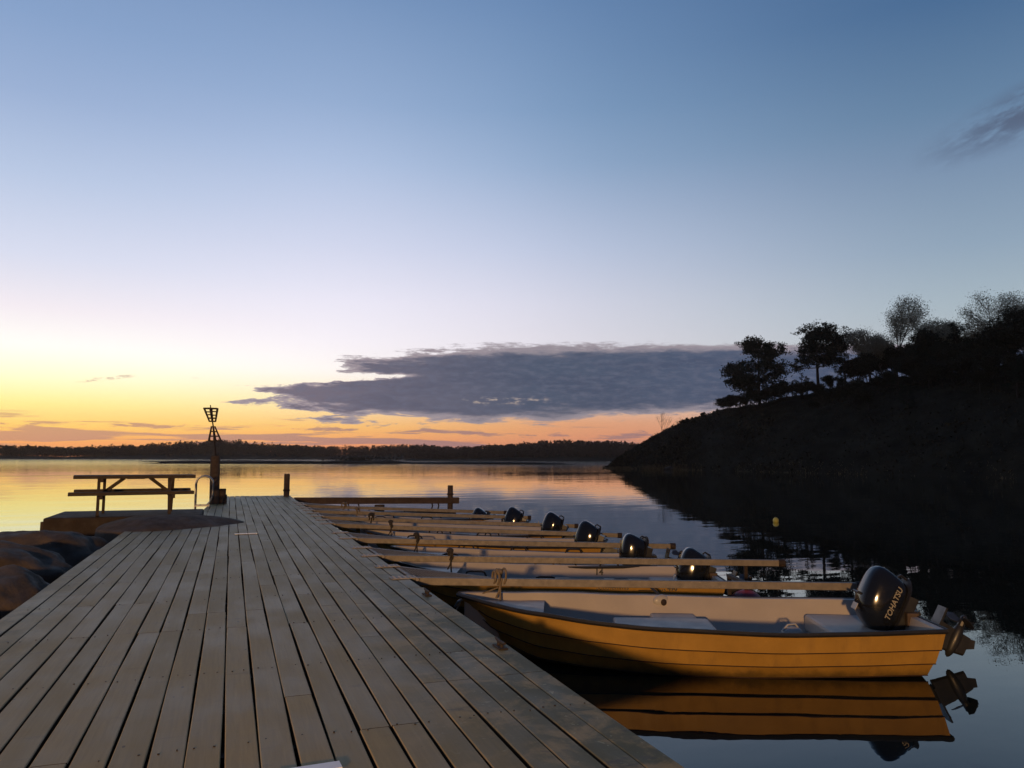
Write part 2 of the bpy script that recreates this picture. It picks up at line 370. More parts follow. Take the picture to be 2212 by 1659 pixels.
def text_mesh(name, txt, size, mat, parent, M, depth=.002, shear=0., bold=0.):
    cu = bpy.data.curves.new(name, 'FONT'); cu.body = txt; cu.size = size; cu.extrude = depth; cu.shear = shear
    cu.align_x = 'CENTER'; cu.align_y = 'CENTER'; cu.offset = bold; cu.resolution_u = 3
    to = bpy.data.objects.new(name+'_curve', cu); COL.objects.link(to)
    dg = bpy.context.evaluated_depsgraph_get()
    me = bpy.data.meshes.new_from_object(to.evaluated_get(dg)); me.name = name
    bpy.data.objects.remove(to); bpy.data.curves.remove(cu)
    me.materials.clear(); me.materials.append(MATS[mat]); me.transform(M)
    o = bpy.data.objects.new(name, me); COL.objects.link(o); o.parent = parent
    return o

# ------------------------------------------------------------------ water and land
mb = MB(); mb.add([(-620, -480, 0), (620, -480, 0), (620, 600, 0), (-620, 600, 0)], [(0, 1, 2, 3)])
tag(mb.build('water', 'calm_water'), kind='structure')
SH = [(55.2, 112.), (56.4, 109.2), (56.9, 107.0), (57.7, 104.9), (59.6, 100.6), (60.9, 95.0), (62.0, 91.4), (63.4, 85.0), (64.9, 77.8), (66.3, 68.1), (67.6, 60.0), (69.0, 51.3), (70.6, 41.), (73., 24.), (75., 5.), (74., -20.)]
CRT = [(55.6, 113., -.3), (56.9, 110.6, 0.2), (58.7, 110.9, 1.5), (60.8, 110.9, 2.7), (65.2, 109.6, 5.4), (69.5, 108.0, 7.7), (72.0, 106.3, 8.5), (76.1, 102.0, 9.6), (81.0, 96.9, 11.3), (86.2, 88.0, 12.6), (90.1, 79.4, 13.2), (92.4, 67.0, 13.8), (95., 56., 14.4), (99., 36., 15.), (103., 10., 15.), (104., -22., 14.)]
def hill_pt(u, t):
    i = min(int(u), len(SH)-2); k = u-i
    a = Vector(SH[i]).lerp(Vector(SH[i+1]), k); b = Vector(CRT[i]).lerp(Vector(CRT[i+1]), k)
    if t <= 1:
        x, y = a.x+(b.x-a.x)*t, a.y+(b.y-a.y)*t; e = t*1.15-.15*t*t
        z = -.35+(b.z+.35)*(.62*e+.38*math.sin(e*math.pi/2))
    else:
        dx, dy = (b.x-a.x), (b.y-a.y); L = math.hypot(dx, dy)+1e-3; ext = (t-1)*70
        x, y = b.x+dx/L*ext*.8+ext*.35, b.y+dy/L*ext*.8+ext*.25
        z = b.z*(1-(t-1)**2*.9)
    amp = min(1, max(0, z)/2.)*.55
    z += amp*(noise.fractal((x*.13, y*.13, 1.), 1., 2., 4)) + amp*.25*noise.noise((x*.6, y*.6, 4))
    return Vector((x, y, z))
mb = MB(); NU, NT = 150, 60; vs = []
for i in range(NU+1):
    for j in range(NT+1):
        t = (j/40.) if j <= 40 else 1+((j-40)/20.)**1.3
        vs.append(hill_pt(i/NU*(len(SH)-1), t))
fs = [(i*(NT+1)+j, (i+1)*(NT+1)+j, (i+1)*(NT+1)+j+1, i*(NT+1)+j+1) for i in range(NU) for j in range(NT)]
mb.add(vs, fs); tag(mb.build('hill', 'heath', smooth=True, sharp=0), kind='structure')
# heath tufts on the slope and pale reeds along its foot
mb = MB(); mr_ = MB()
for k in range(26000):
    u = rnd.random()*(len(SH)-2); t = rnd.random()**.9*1.02
    p = hill_pt(u, t)
    if p.z < .1: continue
    dens = noise.noise((p.x*.12, p.y*.12, 8))
    if dens < -.15 and rnd.random() < .6: continue
    s_ = rnd.uniform(.12, .42)*(1.6 if dens > .25 else 1)
    mb.tri((p.x, p.y, p.z+s_*.3), s_, 1.2)
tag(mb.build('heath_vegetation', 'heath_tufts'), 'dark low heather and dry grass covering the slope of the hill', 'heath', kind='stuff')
for k in range(9000):
    u = rnd.uniform(.6, len(SH)-5); w = noise.noise((u*1.7, 3.3, 0))
    if (w < .0 and rnd.random() < .9) or (u > 5.5 and rnd.random() < .8): continue
    p = hill_pt(u, rnd.random()**1.5*.10+.005); h = rnd.uniform(.2, .55)*(.6 if u > 5 else 1)
    a = rnd.random()*6.28; l = Vector((rnd.gauss(0, .12), rnd.gauss(0, .12), h)); w_ = Vector((math.cos(a), math.sin(a), 0))*.045
    q = Vector((p.x, p.y, max(p.z, -.02)-.05)); n_ = len(mr_.v)
    mr_.v += [tuple(q-w_), tuple(q+w_), tuple(q+l)]; mr_.f.append((n_, n_+1, n_+2)); mr_.t.append(0)
tag(mr_.build('shore_reeds', 'reed_straw'), 'pale dry reeds and grass along the foot of the dark hill', 'reeds', kind='stuff')

# low ledges and stones along the waterline of the hill
mb = MB(); rd = random.Random(9)
for k in range(900):
    u = rd.uniform(.3, 12.5); t = rd.uniform(0, .06)*rd.random()
    if noise.noise((u*1.3, 7.7, 0)) < .02 or (noise.noise((u*5.3, 1.7, 0)) < -.1): continue
    if rd.random() < .35: continue; p = hill_pt(u, t)
    r_ = rd.uniform(.10, .38)*(1.9 if rd.random() < .12 else 1); sd = Vector((k*3.1, 0, 0))
    mb.ell((p.x, p.y, max(-.05, p.z*.5)), (r_*rd.uniform(.8, 1.9), r_*rd.uniform(.8, 1.5), r_*rd.uniform(.35, .7)), nu=10, nv=7, fn=lambda v: v*(1+.75*noise.noise(v*1.3+sd)))
tag(mb.build('shore_stones', 'shore_rock'), 'pale stones and low ledges along the waterline of the dark hill', 'stones', kind='stuff')
# far shores
R1 = [(-330, 260, 5), (-262, 300, 5), (-202.2, 345.2, 5.2), (-162.9, 365.3, 6.8), (-124.6, 380.1, 6.5), (-94.2, 388.7, 6.0), (-82.6, 391.4, 5.7), (-69.8, 393.9, 4.8), (-55.8, 396.1, 5.8), (-40.7, 397.9, 7.0), (-20.8, 399.5, 8.5), (-6.3, 400.0, 9.8), (4.4, 400.0, 9.2), (21.8, 399.4, 7.8), (33.0, 398.6, 7.0), (44.3, 397.5, 6.6), (67.1, 394.3, 7.2), (90.2, 389.7, 8.3), (104.2, 386.2, 7.2), (113.4, 383.6, 5.4), (126, 380, 4.)]
R2 = [(70, 323, 2.), (82, 320, 4.6), (90.7, 317.3, 5.5), (103.1, 313.5, 6.6), (112.5, 310.2, 7.0), (121.8, 306.7, 7.8), (128.2, 304.1, 9.1), (140.0, 298.8, 9.1), (148.9, 294.5, 8.7), (157.6, 289.9, 8.3), (164.4, 286.2, 7.6), (174.3, 280.2, 7.4), (197.5, 264.4, 7.9), (236.5, 230.2, 8.7), (300, 150, 9), (330, 40, 9)]
def shore(name, pts, near, depth, wood_label, ntree, th, seed):
    rd = random.Random(seed); mb = MB(); vs = []; n = 160; m = 9
    def P(u, t):
        i = min(int(u), len(pts)-2); k = u-i; a, b = pts[i], pts[i+1]
        x, y, z = (a[j]+(b[j]-a[j])*k for j in range(3))
        L = math.hypot(x, y); f = (L-near+t*depth)/L if t <= 1 else (L-near+depth+(t-1)*60)/L
        return x*f, y*f, z
    def G(u, t):
        x, y, z = P(u, t); top = max(.4, z-th)
        e = min(1, t); h = -.3+.9*min(1, e/.12)+(top-.6)*max(0, (e-.12)/.88)**.8
        if t > 1: h *= 1-(t-1)*.5
        return Vector((x, y, h+.25*noise.noise((x*.05, y*.05, seed))*min(1, e*5)))
    for i in range(n+1):
        for j in range(m+1):
            vs.append(G(i/n*(len(pts)-1), [0, .03, .08, .15, .3, .5, .75, 1, 1.4, 2][j]))
    mb.add(vs, [(i*(m+1)+j, (i+1)*(m+1)+j, (i+1)*(m+1)+j+1, i*(m+1)+j+1) for i in range(n) for j in range(m)])
    tag(mb.build(name, 'forest_floor', smooth=True, sharp=0), kind='structure')
    mb = MB()
    for k in range(ntree):
        u = rd.random()*(len(pts)-1.001); t = .16+.86*rd.random()**.75
        p = G(u, t); h = th*rd.uniform(.62, 1.05)*(.75 if t < .4 else 1)
        if rd.random() < .05: h *= 1.15
        w = h*rd.uniform(.3, .55); con = rd.random() < .3
        for q in range(34):
            v = rd.random()
            if con: rad = w*.75*(1-v)**.8
            else: rad = w*math.sqrt(max(.02, 1-(2*v-1)**2))*.9; v = .25+v*.72
            a = rd.random()*6.28; rr = rad*math.sqrt(rd.random())
            mb.tri((p.x+rr*math.cos(a), p.y+rr*math.sin(a), p.z+h*v), h*.18 if con else h*.24, .8, rd)
        mb.tri((p.x, p.y, p.z+h*.35), h*.6, 1.5, rd)
    tag(mb.build('far_forest', 'far_wood'), wood_label, 'forest', kind='stuff')
shore('far_shore', R1, 40, 55, 'long brown wooded shore on the left of the horizon behind the picnic table', 4300, 4.4, 11)
shore('far_shore', R2, 32, 40, 'darker wooded ridge across the water reaching the foot of the hill', 2900, 4.8, 12)
# low skerries
for (cx, cy, rx, ry, h, sd) in [(30., 186., 13., 4.5, .75, 1), (12., 182., 30., 3.2, .55, 4), (56., 168., 20., 2.6, .4, 5), (4., 215., 26., 4., .45, 2), (62., 190., 20., 4., .4, 3)]:
    mb = MB(); az = math.atan2(cx, cy)
    mb.ell((0, 0, 0), (1, 1, 1), nu=48, nv=16, fn=lambda v: v*(1+.18*noise.fractal(v*2.2+Vector((sd*9, 0, 0)), 1, 2, 3)))
    M = Matrix.Translation((cx, cy, -.12)) @ Matrix.Rotation(-az, 4, 'Z') @ Matrix.Diagonal((rx, ry, h+.12, 1))
    mb.v = [tuple(M @ Vector(v)) for v in mb.v]
    tag(mb.build('skerry_ground', 'forest_floor', smooth=True), kind='structure')
    if sd == 1:
        mb = MB(); rd = random.Random(5)
        for k in range(46):
            a = rd.random()*6.28; r_ = rd.random(); x = r_*math.cos(a)*rx*.75; y = r_*math.sin(a)*ry*.6
            p = Vector((cx, cy, 0))+Matrix.Rotation(-az, 3, 'Z') @ Vector((x, y, h*.7)); hh = rd.uniform(.5, 1.3)
            for q in range(30): mb.tri((p.x+rd.gauss(0, .5), p.y+rd.gauss(0, .5), p.z+hh*rd.random()), .4, .8, rd)
        tag(mb.build('skerry_bushes', 'dark_leaves'), 'low bushes on the dark skerry before the far shore', 'bushes', kind='stuff')

# ------------------------------------------------------------------ trees
def limb(mb, a, b, r0, r1, bend=.12, n=5, rd=rnd, sides=6):
    a, b = Vector(a), Vector(b); L = (b-a).length; off = Vector((rd.uniform(-1, 1), rd.uniform(-1, 1), rd.uniform(-.3, 1)))*L*bend
    pts = [a.lerp(b, i/n)+off*math.sin(math.pi*i/n) for i in range(n+1)]
    mb.tube(pts, [r0+(r1-r0)*i/n for i in range(n+1)], sides, cap=False); return pts
def pine(name, x, y, z, H, Wd, label, seed, bare=.3, group=None, lean=0.):
    rd = random.Random(seed); o = root(name, (x, y, z), label, 'tree', group)
    tr, cr = MB(), MB()
    top = Vector((lean, 0, H)); pts = limb(tr, (0, 0, -.4), top, H*.03, H*.006, .02, 8, rd)
    nl = 34
    for k in range(nl):
        f = bare+(1-bare)*(k+rd.random())/nl
        base = Vector((0, 0, 0)).lerp(top, f); a = rd.random()*6.283
        g_ = (f-bare)/(1-bare); L = Wd*.5*(math.sin(min(1, g_*1.25+.25)*math.pi*.62+.35))*rd.uniform(.65, 1.1)*(1-.55*max(0, g_-.6)/.4)
        end = base+Vector((math.cos(a)*L, math.sin(a)*L, L*rd.uniform(-.1, .6)))
        pp = limb(tr, base, end, H*.009*(1.3-f), H*.002, .1, 4, rd, 4)
        nc = 6+int(L*2.2)
        for c in range(nc):
            q = base.lerp(end, 1-.62*rd.random()*rd.random()-.02)+Vector((rd.gauss(0, .35), rd.gauss(0, .35), rd.gauss(.15, .28)))*Wd*.16
            rx = Wd*rd.uniform(.04, .09); rz = rx*rd.uniform(.35, .75)
            for i in range(46):
                v = Vector((rd.gauss(0, .5)*rx, rd.gauss(0, .5)*rx, rd.gauss(0, .5)*rz))
                cr.tri(q+v, Wd*.036, .9, rd)
    tr.build('trunk', 'bark', o, smooth=True); cr.build('crown', 'pine_needles', o); return o
def broad(name, x, y, z, H, Wd, label, seed, leaf='spring_leaves', bark='pale_bark', dens=1., group=None, lf=.17, twig=1.):
    rd = random.Random(seed); o = root(name, (x, y, z), label, 'tree', group); tr, cr = MB(), MB(); ends = []
    def grow(p, dr, L, r, lv):
        e = p+dr*L; limb(tr, p, e, r, r*.62, .07, 3, rd, 5 if lv < 2 else 3)
        if lv >= 4: ends.append(e); return
        for i in range(3 if lv < 3 else 3):
            d2 = (dr+Vector((rd.gauss(0, .42), rd.gauss(0, .42), rd.gauss(.16, .22)))*Vector((Wd/H*1.35, Wd/H*1.35, 1)).x).normalized()
            grow(e, d2, L*rd.uniform(.62, .85), r*.58, lv+1)
            if lv > 1: ends.append(p.lerp(e, rd.random()))
    grow(Vector((0, 0, -.3)), Vector((rd.gauss(0, .05), rd.gauss(0, .05), 1)).normalized(), H*.30, H*.018*twig, 0)
    for e in ends:
        for i in range(int(9*dens)):
            cr.tri(e+Vector((rd.gauss(0, 1), rd.gauss(0, 1), rd.gauss(0, .8)))*H*(.035 if dens < 2.9 else .05), lf, 1., rd)
    tr.build('trunk', bark, o, smooth=False); cr.build('crown', leaf, o); return o
def ground_at(x, y):
    best = 1e9; z = 0
    for i in range(0, 301):
        for t in (0, .1, .2, .3, .4, .5, .6, .7, .8, .9, 1.0, 1.1, 1.2, 1.3):
            p = GP[(i, t)]; dd = (p.x-x)**2+(p.y-y)**2
            if dd < best: best = dd; z = p.z
    return z
GP = {(i, t): hill_pt(i/300*(len(SH)-1), t) for i in range(301) for t in (0, .1, .2, .3, .4, .5, .6, .7, .8, .9, 1.0, 1.1, 1.2, 1.3)}
pine('pine_tree', 76.5, 97.5, 9.3, 9.6, 10.5, 'broad dark pine leftmost of the tall trees on the hill crest', 3, .12)
pine('pine_tree', 82.4, 91.2, 10.6, 10.0, 9.5, 'open crowned pine with bare lower limbs second from the left on the crest', 8, .45)
broad('crest_tree', 74.0, 101.6, 9.0, 2.7, 2.6, 'small round dark tree at the left foot of the leftmost pine', 4, 'dark_leaves', 'bark', 2.6, lf=.22)
broad('crest_shrub', 72.2, 106.4, 8.1, 1.4, .8, 'tiny upright shrub alone on the slope left of all other trees', 5, 'dark_leaves', 'bark', 2., lf=.14)
for k, (x, y, H, Wd, sd, lab) in enumerate([(86.5, 85.6, 8.5, 4.6, 21, 'pale thin leaved tree just right of the open crowned pine'), (88.6, 82.6, 11.2, 4.6, 22, 'tallest pale thin leaved tree rising above its neighbours on the crest'),
        (90.6, 78.6, 9.0, 5.0, 23, 'pale round crowned tree right of the tallest pale tree'), (92.2, 71.6, 10.6, 7.8, 24, 'wide pale tree near the right edge of the picture on the crest'),
        (87.4, 84.2, 7.0, 4.2, 25, 'low pale tree between the two leftmost pale trees'), (91.6, 75.2, 8.2, 5.4, 26, 'pale tree half hidden left of the wide pale tree'), (94.4, 67.0, 9.2, 5.6, 27, 'pale tree behind the dark spruce at the right edge')]):
    broad('budding_tree', x, y, ground_at(x, y)-.2, H, Wd, lab, sd, 'spring_leaves', 'pale_bark', 6, 'pale budding trees on the hill crest', .21)
# birches standing below the far side of the crest
broad('bare_birch', 71.6, 118.5, 3.4, 6.8, 3.0, 'taller bare birch rising behind the lower slope of the hill', 31, 'rust_twigs', 'pale_bark', .25, 'bare birches behind the slope', .10, .55)
broad('bare_birch', 75.0, 117.5, 4.4, 5.0, 2.4, 'shorter bare birch right of the taller one behind the slope', 32, 'rust_twigs', 'pale_bark', .25, 'bare birches behind the slope', .10, .55)
# dark crest wood: individual trees, copies of four kinds
protos = [broad('dark_tree', 0, 0, 0, 6.4, 5.6, 'x', 41+i, 'dark_leaves', 'bark', 3.2, 'dark trees massed on the hill', .34) for i in range(3)]
protos.append(pine('dark_tree', 0, 0, 0, 6.5, 3.6, 'x', 44, .05, 'dark trees massed on the hill'))
index_children()
spots = []
rd = random.Random(77)
for k in range(120):
    u = 6.6+6.0*((k+.5*rd.random())/120)**.8; t = rd.uniform(.80, 1.06) if k % 3 else rd.uniform(.5, .8)
    if u < 8.4: t = rd.uniform(.86, 1.02)
    p = hill_pt(u, t); sc = rd.uniform(.62, .88) if u > 8.8 else rd.uniform(.38, .5)
    if u > 10.: sc *= 1.3
    if u > 11.: sc *= 1.25
    if t < .8: sc *= .7
    spots.append((u, t, p, sc))
WORDS = ['lowest dark bush like tree', 'squat dark tree', 'rounded dark tree', 'narrow dark tree', 'ragged dark tree', 'dense dark tree', 'spreading dark tree']
PLACES = [(8.4, 'below the two tall pines'), (9.4, 'under the pale budding trees'), (10.6, 'below the wide pale tree'), (12.4, 'at the right edge of the picture'), (99, 'outside the right edge of the picture')]
cnt = {}
for k, (u, t, p, sc) in enumerate(spots):
    src = protos[rd.randrange(4)]
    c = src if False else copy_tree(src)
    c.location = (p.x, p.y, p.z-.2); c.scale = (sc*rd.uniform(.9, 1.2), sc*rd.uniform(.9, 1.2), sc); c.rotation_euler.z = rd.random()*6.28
    pl = next(w for lim, w in PLACES if u < lim)
    row = 'on the crest' if t > .8 else 'part way down the slope'
    c['label'] = 'dark massed tree %s %s' % (row, pl)
    c['group'] = 'dark trees %s %s' % (row, pl)
for s_ in protos:
    for ch in list(children(s_)): bpy.data.objects.remove(ch)
    bpy.data.objects.remove(s_)
pine('juniper', 80.9, 93.2, 11.4, 3.2, 1.3, 'narrow dark juniper between the two tall pines', 51, .0)
pine('spruce_tree', 94.6, 62.4, 13.9, 10.0, 4.2, 'tall dark spruce cut by the right edge of the picture', 52, .05)

# ------------------------------------------------------------------ jetty
jet = root('jetty', (0, 0, 0), 'long weathered plank jetty running from the viewer out into the water', 'jetty')
mb = MB(); DZ = .70
XL, XR, NPL = -1.595, 1.765, 23; pitch = (XR-XL)/NPL
for i in range(NPL):
    x0 = XL+i*pitch; rdp = random.Random(100+i); y = -6+rdp.uniform(0, 1.2); pdz = rdp.uniform(-.002, .002)
    seg = [-6.2]
    while y < 18.2:
        y += rdp.choice([2.4, 3.0, 3.6, 4.2]); seg.append(round(y/.6)*.6+.05)
    seg = [s_ for s_ in seg if s_ < 17.6]+[18.5]
    far_seg = [18.51, 18.5+rdp.choice([1.8, 2.4, 3.0, 3.6]), 24.85]
    for (sg, isfar) in ((seg, False), (far_seg, True)):
        for a, b in zip(sg[:-1], sg[1:]):
            gl, gr_ = rdp.uniform(.0035, .008), rdp.uniform(.0035, .008); dz = pdz; tn = rdp.random()
            sk = rdp.uniform(-.0035, .0035)
            xa0, xb0 = x0+gl+sk, x0+gl-sk; xa1, xb1 = x0+pitch-gr_+sk, x0+pitch-gr_-sk
            if i == NPL-1: e_ = rdp.uniform(-.012, .012); xa1 += e_; xb1 += e_
            if i == 0: e_ = rdp.uniform(-.012, .012); xa0 += e_; xb0 += e_
            if isfar:
                ea = -.56+(a-18.46)*.0407; eb = -.56+(b-18.46)*.0407
                if xa1 < ea+.02 and xb1 < eb+.02: continue
                xa0, xb0 = max(xa0, min(ea, xa1-.01)), max(xb0, min(eb, xb1-.01))
            n = max(2, int((b-a)/.5)); vs = []; fs = []
            for k in range(n+1):
                f = k/n; yy = a+.003+(b-a-.006)*f; wob = .0026*math.sin(yy*1.7+i*3.1)+.0016*noise.noise((yy*2.1, i*5.3, 0))
                l_, r_ = xa0+(xb0-xa0)*f+wob, xa1+(xb1-xa1)*f+wob; e = .004; zt = DZ+dz+.0015*math.sin(yy*2.3+i)
                vs += [(l_, yy, zt-.038), (l_, yy, zt-e), (l_+e, yy, zt), (r_-e, yy, zt), (r_, yy, zt-e), (r_, yy, zt-.038)]
            for k in range(n):
                for q in range(5): fs.append((k*6+q, k*6+q+6, k*6+q+7, k*6+q+1))
            fs += [(0, 1, 2, 3, 4, 5), tuple(n*6+q for q in (5, 4, 3, 2, 1, 0))]
            mb.add(vs, fs, tn)
    # nail heads over the joists, pairs
    for jy in [1.2*k+.05-4.8 for k in range(20)]:
        if jy > 17: continue
        for fx in (.24, .76):
            if rdp.random() < .82:
                nx, ny = x0+pitch*fx+rdp.uniform(-.008, .008), jy+rdp.uniform(-.02, .02); mb.tube([(nx, ny, DZ-.003), (nx, ny, DZ+.003)], rdp.uniform(.003, .0055), 6, tone=-1.)
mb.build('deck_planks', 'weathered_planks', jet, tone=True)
mb = MB()
for x in (-1.45, -.5, .55, 1.62): mb.box((x, 6.1, DZ-.14), (.05, 12.3, .09))
mb.box((.0, 4, DZ-.16), (.32, 10, .01))  # thin sheet added below the boards to darken the gaps
for x in (-.15, .7, 1.62): mb.box((x, 21.6, DZ-.14), (.05, 3.2, .09))
for k in range(41): 
    y = -5.95+.6*k
    if y < 18.4: mb.box((.085, y, DZ-.0875), (1.62, .03, .045))
for k in range(10): mb.box((.68, 18.9+.62*k, DZ-.0875), (1.02, .03, .045))
mb.box((.74, 24.83, DZ-.11), (1.03, .03, .07))
mb.build('joists_and_gap_sheet', 'tarred_timber', jet)
for (x, y) in [(-1.4, 1), (1.5, 1), (-1.4, 5), (1.5, 5), (-1.4, 9), (1.5, 9), (1.5, 13), (1.5, 17), (-.2, 20), (1.5, 20.8), (-.1, 24.3), (1.35, 24.4)]:
    mb = MB(); mb.tube([(x, y, -1.5), (x, y, DZ-.23)], .11, 12); mb.build('pile', 'tarred_timber', jet, smooth=True)
# white strips on the planks
for (c, L, lab) in [((.27, 12.92), .34, 'thin white strip lying across the planks beside the boulder'), ((.33, 3.235), .26, 'white strip across the planks at the bottom edge of the picture')]:
    mb = MB(); mb.box((0, 0, .010), (L/2, .034, .004)); mb.box((-L/2+.02, 0, .004), (.012, .02, .004)); mb.box((L/2-.02, 0, .004), (.012, .02, .004))
    o = mb.build('white_strip', 'white_enamel'); o.location = (c[0], c[1], DZ+.0005); o.rotation_euler.z = R(3); tag(o, lab, 'strip', 'white strips on the deck')

# posts
def post(x, y, z0, z1, r, label, band=None, name='mooring_post'):
    o = root(name, (x, y, 0), label, 'post'); mb = MB()
    n = 16; pts = [(0, 0, z0), (0, 0, z1-.03), (0, 0, z1)]
    mb.tube(pts, [r, r, r*.9], n); mb.build('pile', 'brown_timber', o, smooth=True)
    if band is not None:
        mb = MB(); mb.tube([(0, 0, band), (0, 0, band+.05)], r+.018, 16); mb.build('iron_collar', 'rusty_steel', o, smooth=True)
    return o
post(1.62, 24.2, -1.5, 1.38, .085, 'upright round post at the outer right corner of the jetty', .86)
post(6.5, 23.35, -1.5, 1.02, .085, 'upright round post at the free end of the far horizontal beam', .72)

# far fender beam
o = root('fender_beam', (1.78, 23.3, .62), 'thick horizontal timber beam reaching from the jetty end to a lone post', 'beam')
mb = MB(); mb.beam((0, 0, 0), (4.98, 0, -.07), .16, .19); mb.build('upper_beam', 'brown_timber', o, bevel=.01)
mb = MB(); mb.beam((1.4, .1, -.44), (4.9, .1, -.46), .2, .14); mb.build('lower_beam', 'tarred_timber', o, bevel=.01)
mb = MB(); mb.tube([(2.5, .02, -1.6), (2.5, .02, -.16)], .15, 14); mb.build('support_pile', 'tarred_timber', o, smooth=True)
for x in (.35, 1.55, 1.85, 4.1, 4.3):
    mb = MB(); mb.tube([(x, -.03, -.1), (x+.03, -.05, -.22), (x, -.04, -.33)], .022, 6); mb.build('rope_end', 'dark_rope', o)

# ------------------------------------------------------------------ beacon and ladder
o = root('beacon', (-.34, 21.1, .0), 'leaning wooden pile beacon with lattice topmark of two cones', 'beacon')
mb = MB(); mb.tube([(.02, 0, -1.5), (-.03, 0, 1.86), (-.03, 0, 1.92)], [.128, .12, .11], 14); mb.build('pile', 'tarred_timber', o, smooth=True)
mb = MB(); mb.tube([(.17, .05, -1.2), (.17, .05, 1.08)], .09, 12); mb.tube([(.24, .02, -1.2), (.24, .02, .93)], .05, 10); mb.build('fender_pile', 'tarred_timber', o, smooth=True)
mb = MB(); mb.tube([(-.01, 0, 1.8), (-.10, 0, 2.6), (-.20, 0, 3.22)], [.022, .018, .012], 8); mb.build('rod', 'rusty_steel', o, smooth=True)
def cone(z0, z1, r0, r1, x0, x1, rows):
    mb = MB(); n = 6
    for k in range(n):
        a = 2*math.pi*k/n+.4; mb.beam((x0+r0*math.cos(a), r0*math.sin(a), z0), (x1+r1*math.cos(a), r1*math.sin(a), z1), .022, .022)
    for j in range(rows):
        f = j/(rows-1); z = z0+(z1-z0)*f; rr = r0+(r1-r0)*f; x = x0+(x1-x0)*f
        for k in range(n):
            a, b = 2*math.pi*k/n+.4, 2*math.pi*(k+1)/n+.4
            if (j+k) % 3 or j in (0, rows-1): mb.beam((x+rr*math.cos(a), rr*math.sin(a), z), (x+rr*math.cos(b), rr*math.sin(b), z), .026, .03)
    return mb
cone(2.80, 3.13, .085, .185, -.135, -.185, 5).build('upper_topmark', 'tarred_timber', o)
cone(2.30, 2.66, .17, .05, -.055, -.11, 4).build('lower_topmark', 'tarred_timber', o)

o = root('bathing_ladder', (-.72, 19.6, 0), 'steel bathing ladder with arched grab rail on the left side of the jetty end', 'ladder')
def hoop(dy):
    pts = [(-.03, dy, -.7), (-.03, dy, 1.25)]
    pts += [(-.03+.19-.19*math.cos(a), dy, 1.25+.19*math.sin(a)) for a in [math.pi*k/10 for k in range(1, 11)]]
    pts += [(.35, dy, .98), (.30, dy, .84), (.22, dy, .74)]
    return pts
for dy in (0, .42):
    mb = MB(); mb.tube(hoop(dy), .019, 10); mb.build('rail', 'steel', o, smooth=True)
for z in (.45, .2, -.05, -.3):
    mb = MB(); mb.box((-.03, .21, z), (.035, .2, .012)); mb.build('rung', 'steel', o)
mb = MB(); mb.box((.12, .0, .745), (.16, .02, .012)); mb.build('deck_bracket', 'steel', o); mb = MB(); mb.box((.12, .42, .745), (.16, .02, .012)); mb.build('deck_bracket', 'steel', o)

# ------------------------------------------------------------------ stone platform, boulders, picnic table
o = root('stone_platform', (-2.1, 16.2, 0), 'low concrete platform under the picnic table', 'platform')
mb = MB(); mb.box((.35, .05, .66), (1.27, .86, .18)); mb.build('slab', 'concrete', o, bevel=.03)
mb = MB(); mb.box((.35, .12, .15), (1.1, .72, .33)); mb.build('footing', 'tarred_timber', o)
mb = MB(); mb.box((-.945, -.7, .62), (.022, .05, .15)); mb.build('edge_post', 'tarred_timber', o)

def boulder(c, r, label, seed, rz=0., rough=.16, name='boulder'):
    mb = MB(); sd = Vector((seed*7.3, seed*1.7, 0))
    def fn(v):
        f = 1+rough*noise.fractal(v*1.3+sd, 1., 2.1, 4)+.07*noise.noise(v*3.+sd)
        c = noise.cell_vector(v*1.5+sd)-Vector((.5, .5, .5)); cr = noise.voronoi(v*1.25+sd)[0]
        f += .10*(min(.3, cr[1]-cr[0])-.15)                     # joints and flat faces
        w = v*f; w.z = math.copysign(abs(w.z)**.85, w.z); return w
    mb.ell((0, 0, 0), r, nu=84, nv=48, fn=fn)
    ob = mb.build(name, 'granite', smooth=True, sharp=0); ob.location = c; ob.rotation_euler.z = rz
    return tag(ob, label, 'boulder')
BG = [((-2.55, 12.7, .25), (.95, .95, .62), 'large rounded boulder farthest along the left edge of the jetty', 1, .2),
      ((-3.6, 13.2, .3), (.8, .8, .55), 'rounded boulder behind the far left one, cut by the left edge', 2, .8),
      ((-2.72, 10.7, .22), (1.05, .85, .62), 'broad boulder in the middle of the pile left of the jetty', 3, .1),
      ((-2.35, 9.25, .18), (.82, .95, .60), 'flat topped boulder touching the left edge of the jetty', 4, .5),
      ((-3.5, 9.4, .2), (.8, .9, .5), 'boulder outside the left edge beside the flat topped one', 5, .5),
      ((-2.25, 7.75, .12), (.68, .62, .46), 'smaller dark boulder in front of the flat topped one', 6, .0),
      ((-2.5, 6.6, .12), (.85, .62, .50), 'nearest boulder at the left edge of the picture', 7, .3),
      ((-2.0, 14.2, .05), (.6, .75, .42), 'sunken boulder in the gap before the concrete platform', 8, .3)]
for c, r, lab, sd, rz in BG: boulder(c, r, lab, sd, rz)
mb = MB()
for i in range(13):
    for j in range(25):
        x, y = -7+i*.45, 2+j*.55; mb.v.append((x, y, .12+.25*noise.noise((x*.8, y*.8, 2))-max(0, (-3.2-x))*.12-(.5 if j in (0, 24) or i in (0,) else 0)))
for i in range(12):
    for j in range(24): mb.f.append((i*25+j, (i+1)*25+j, (i+1)*25+j+1, i*25+j+1)); mb.t.append(0)
tag(mb.build('shore_ground', 'granite', smooth=True, sharp=0), kind='structure')
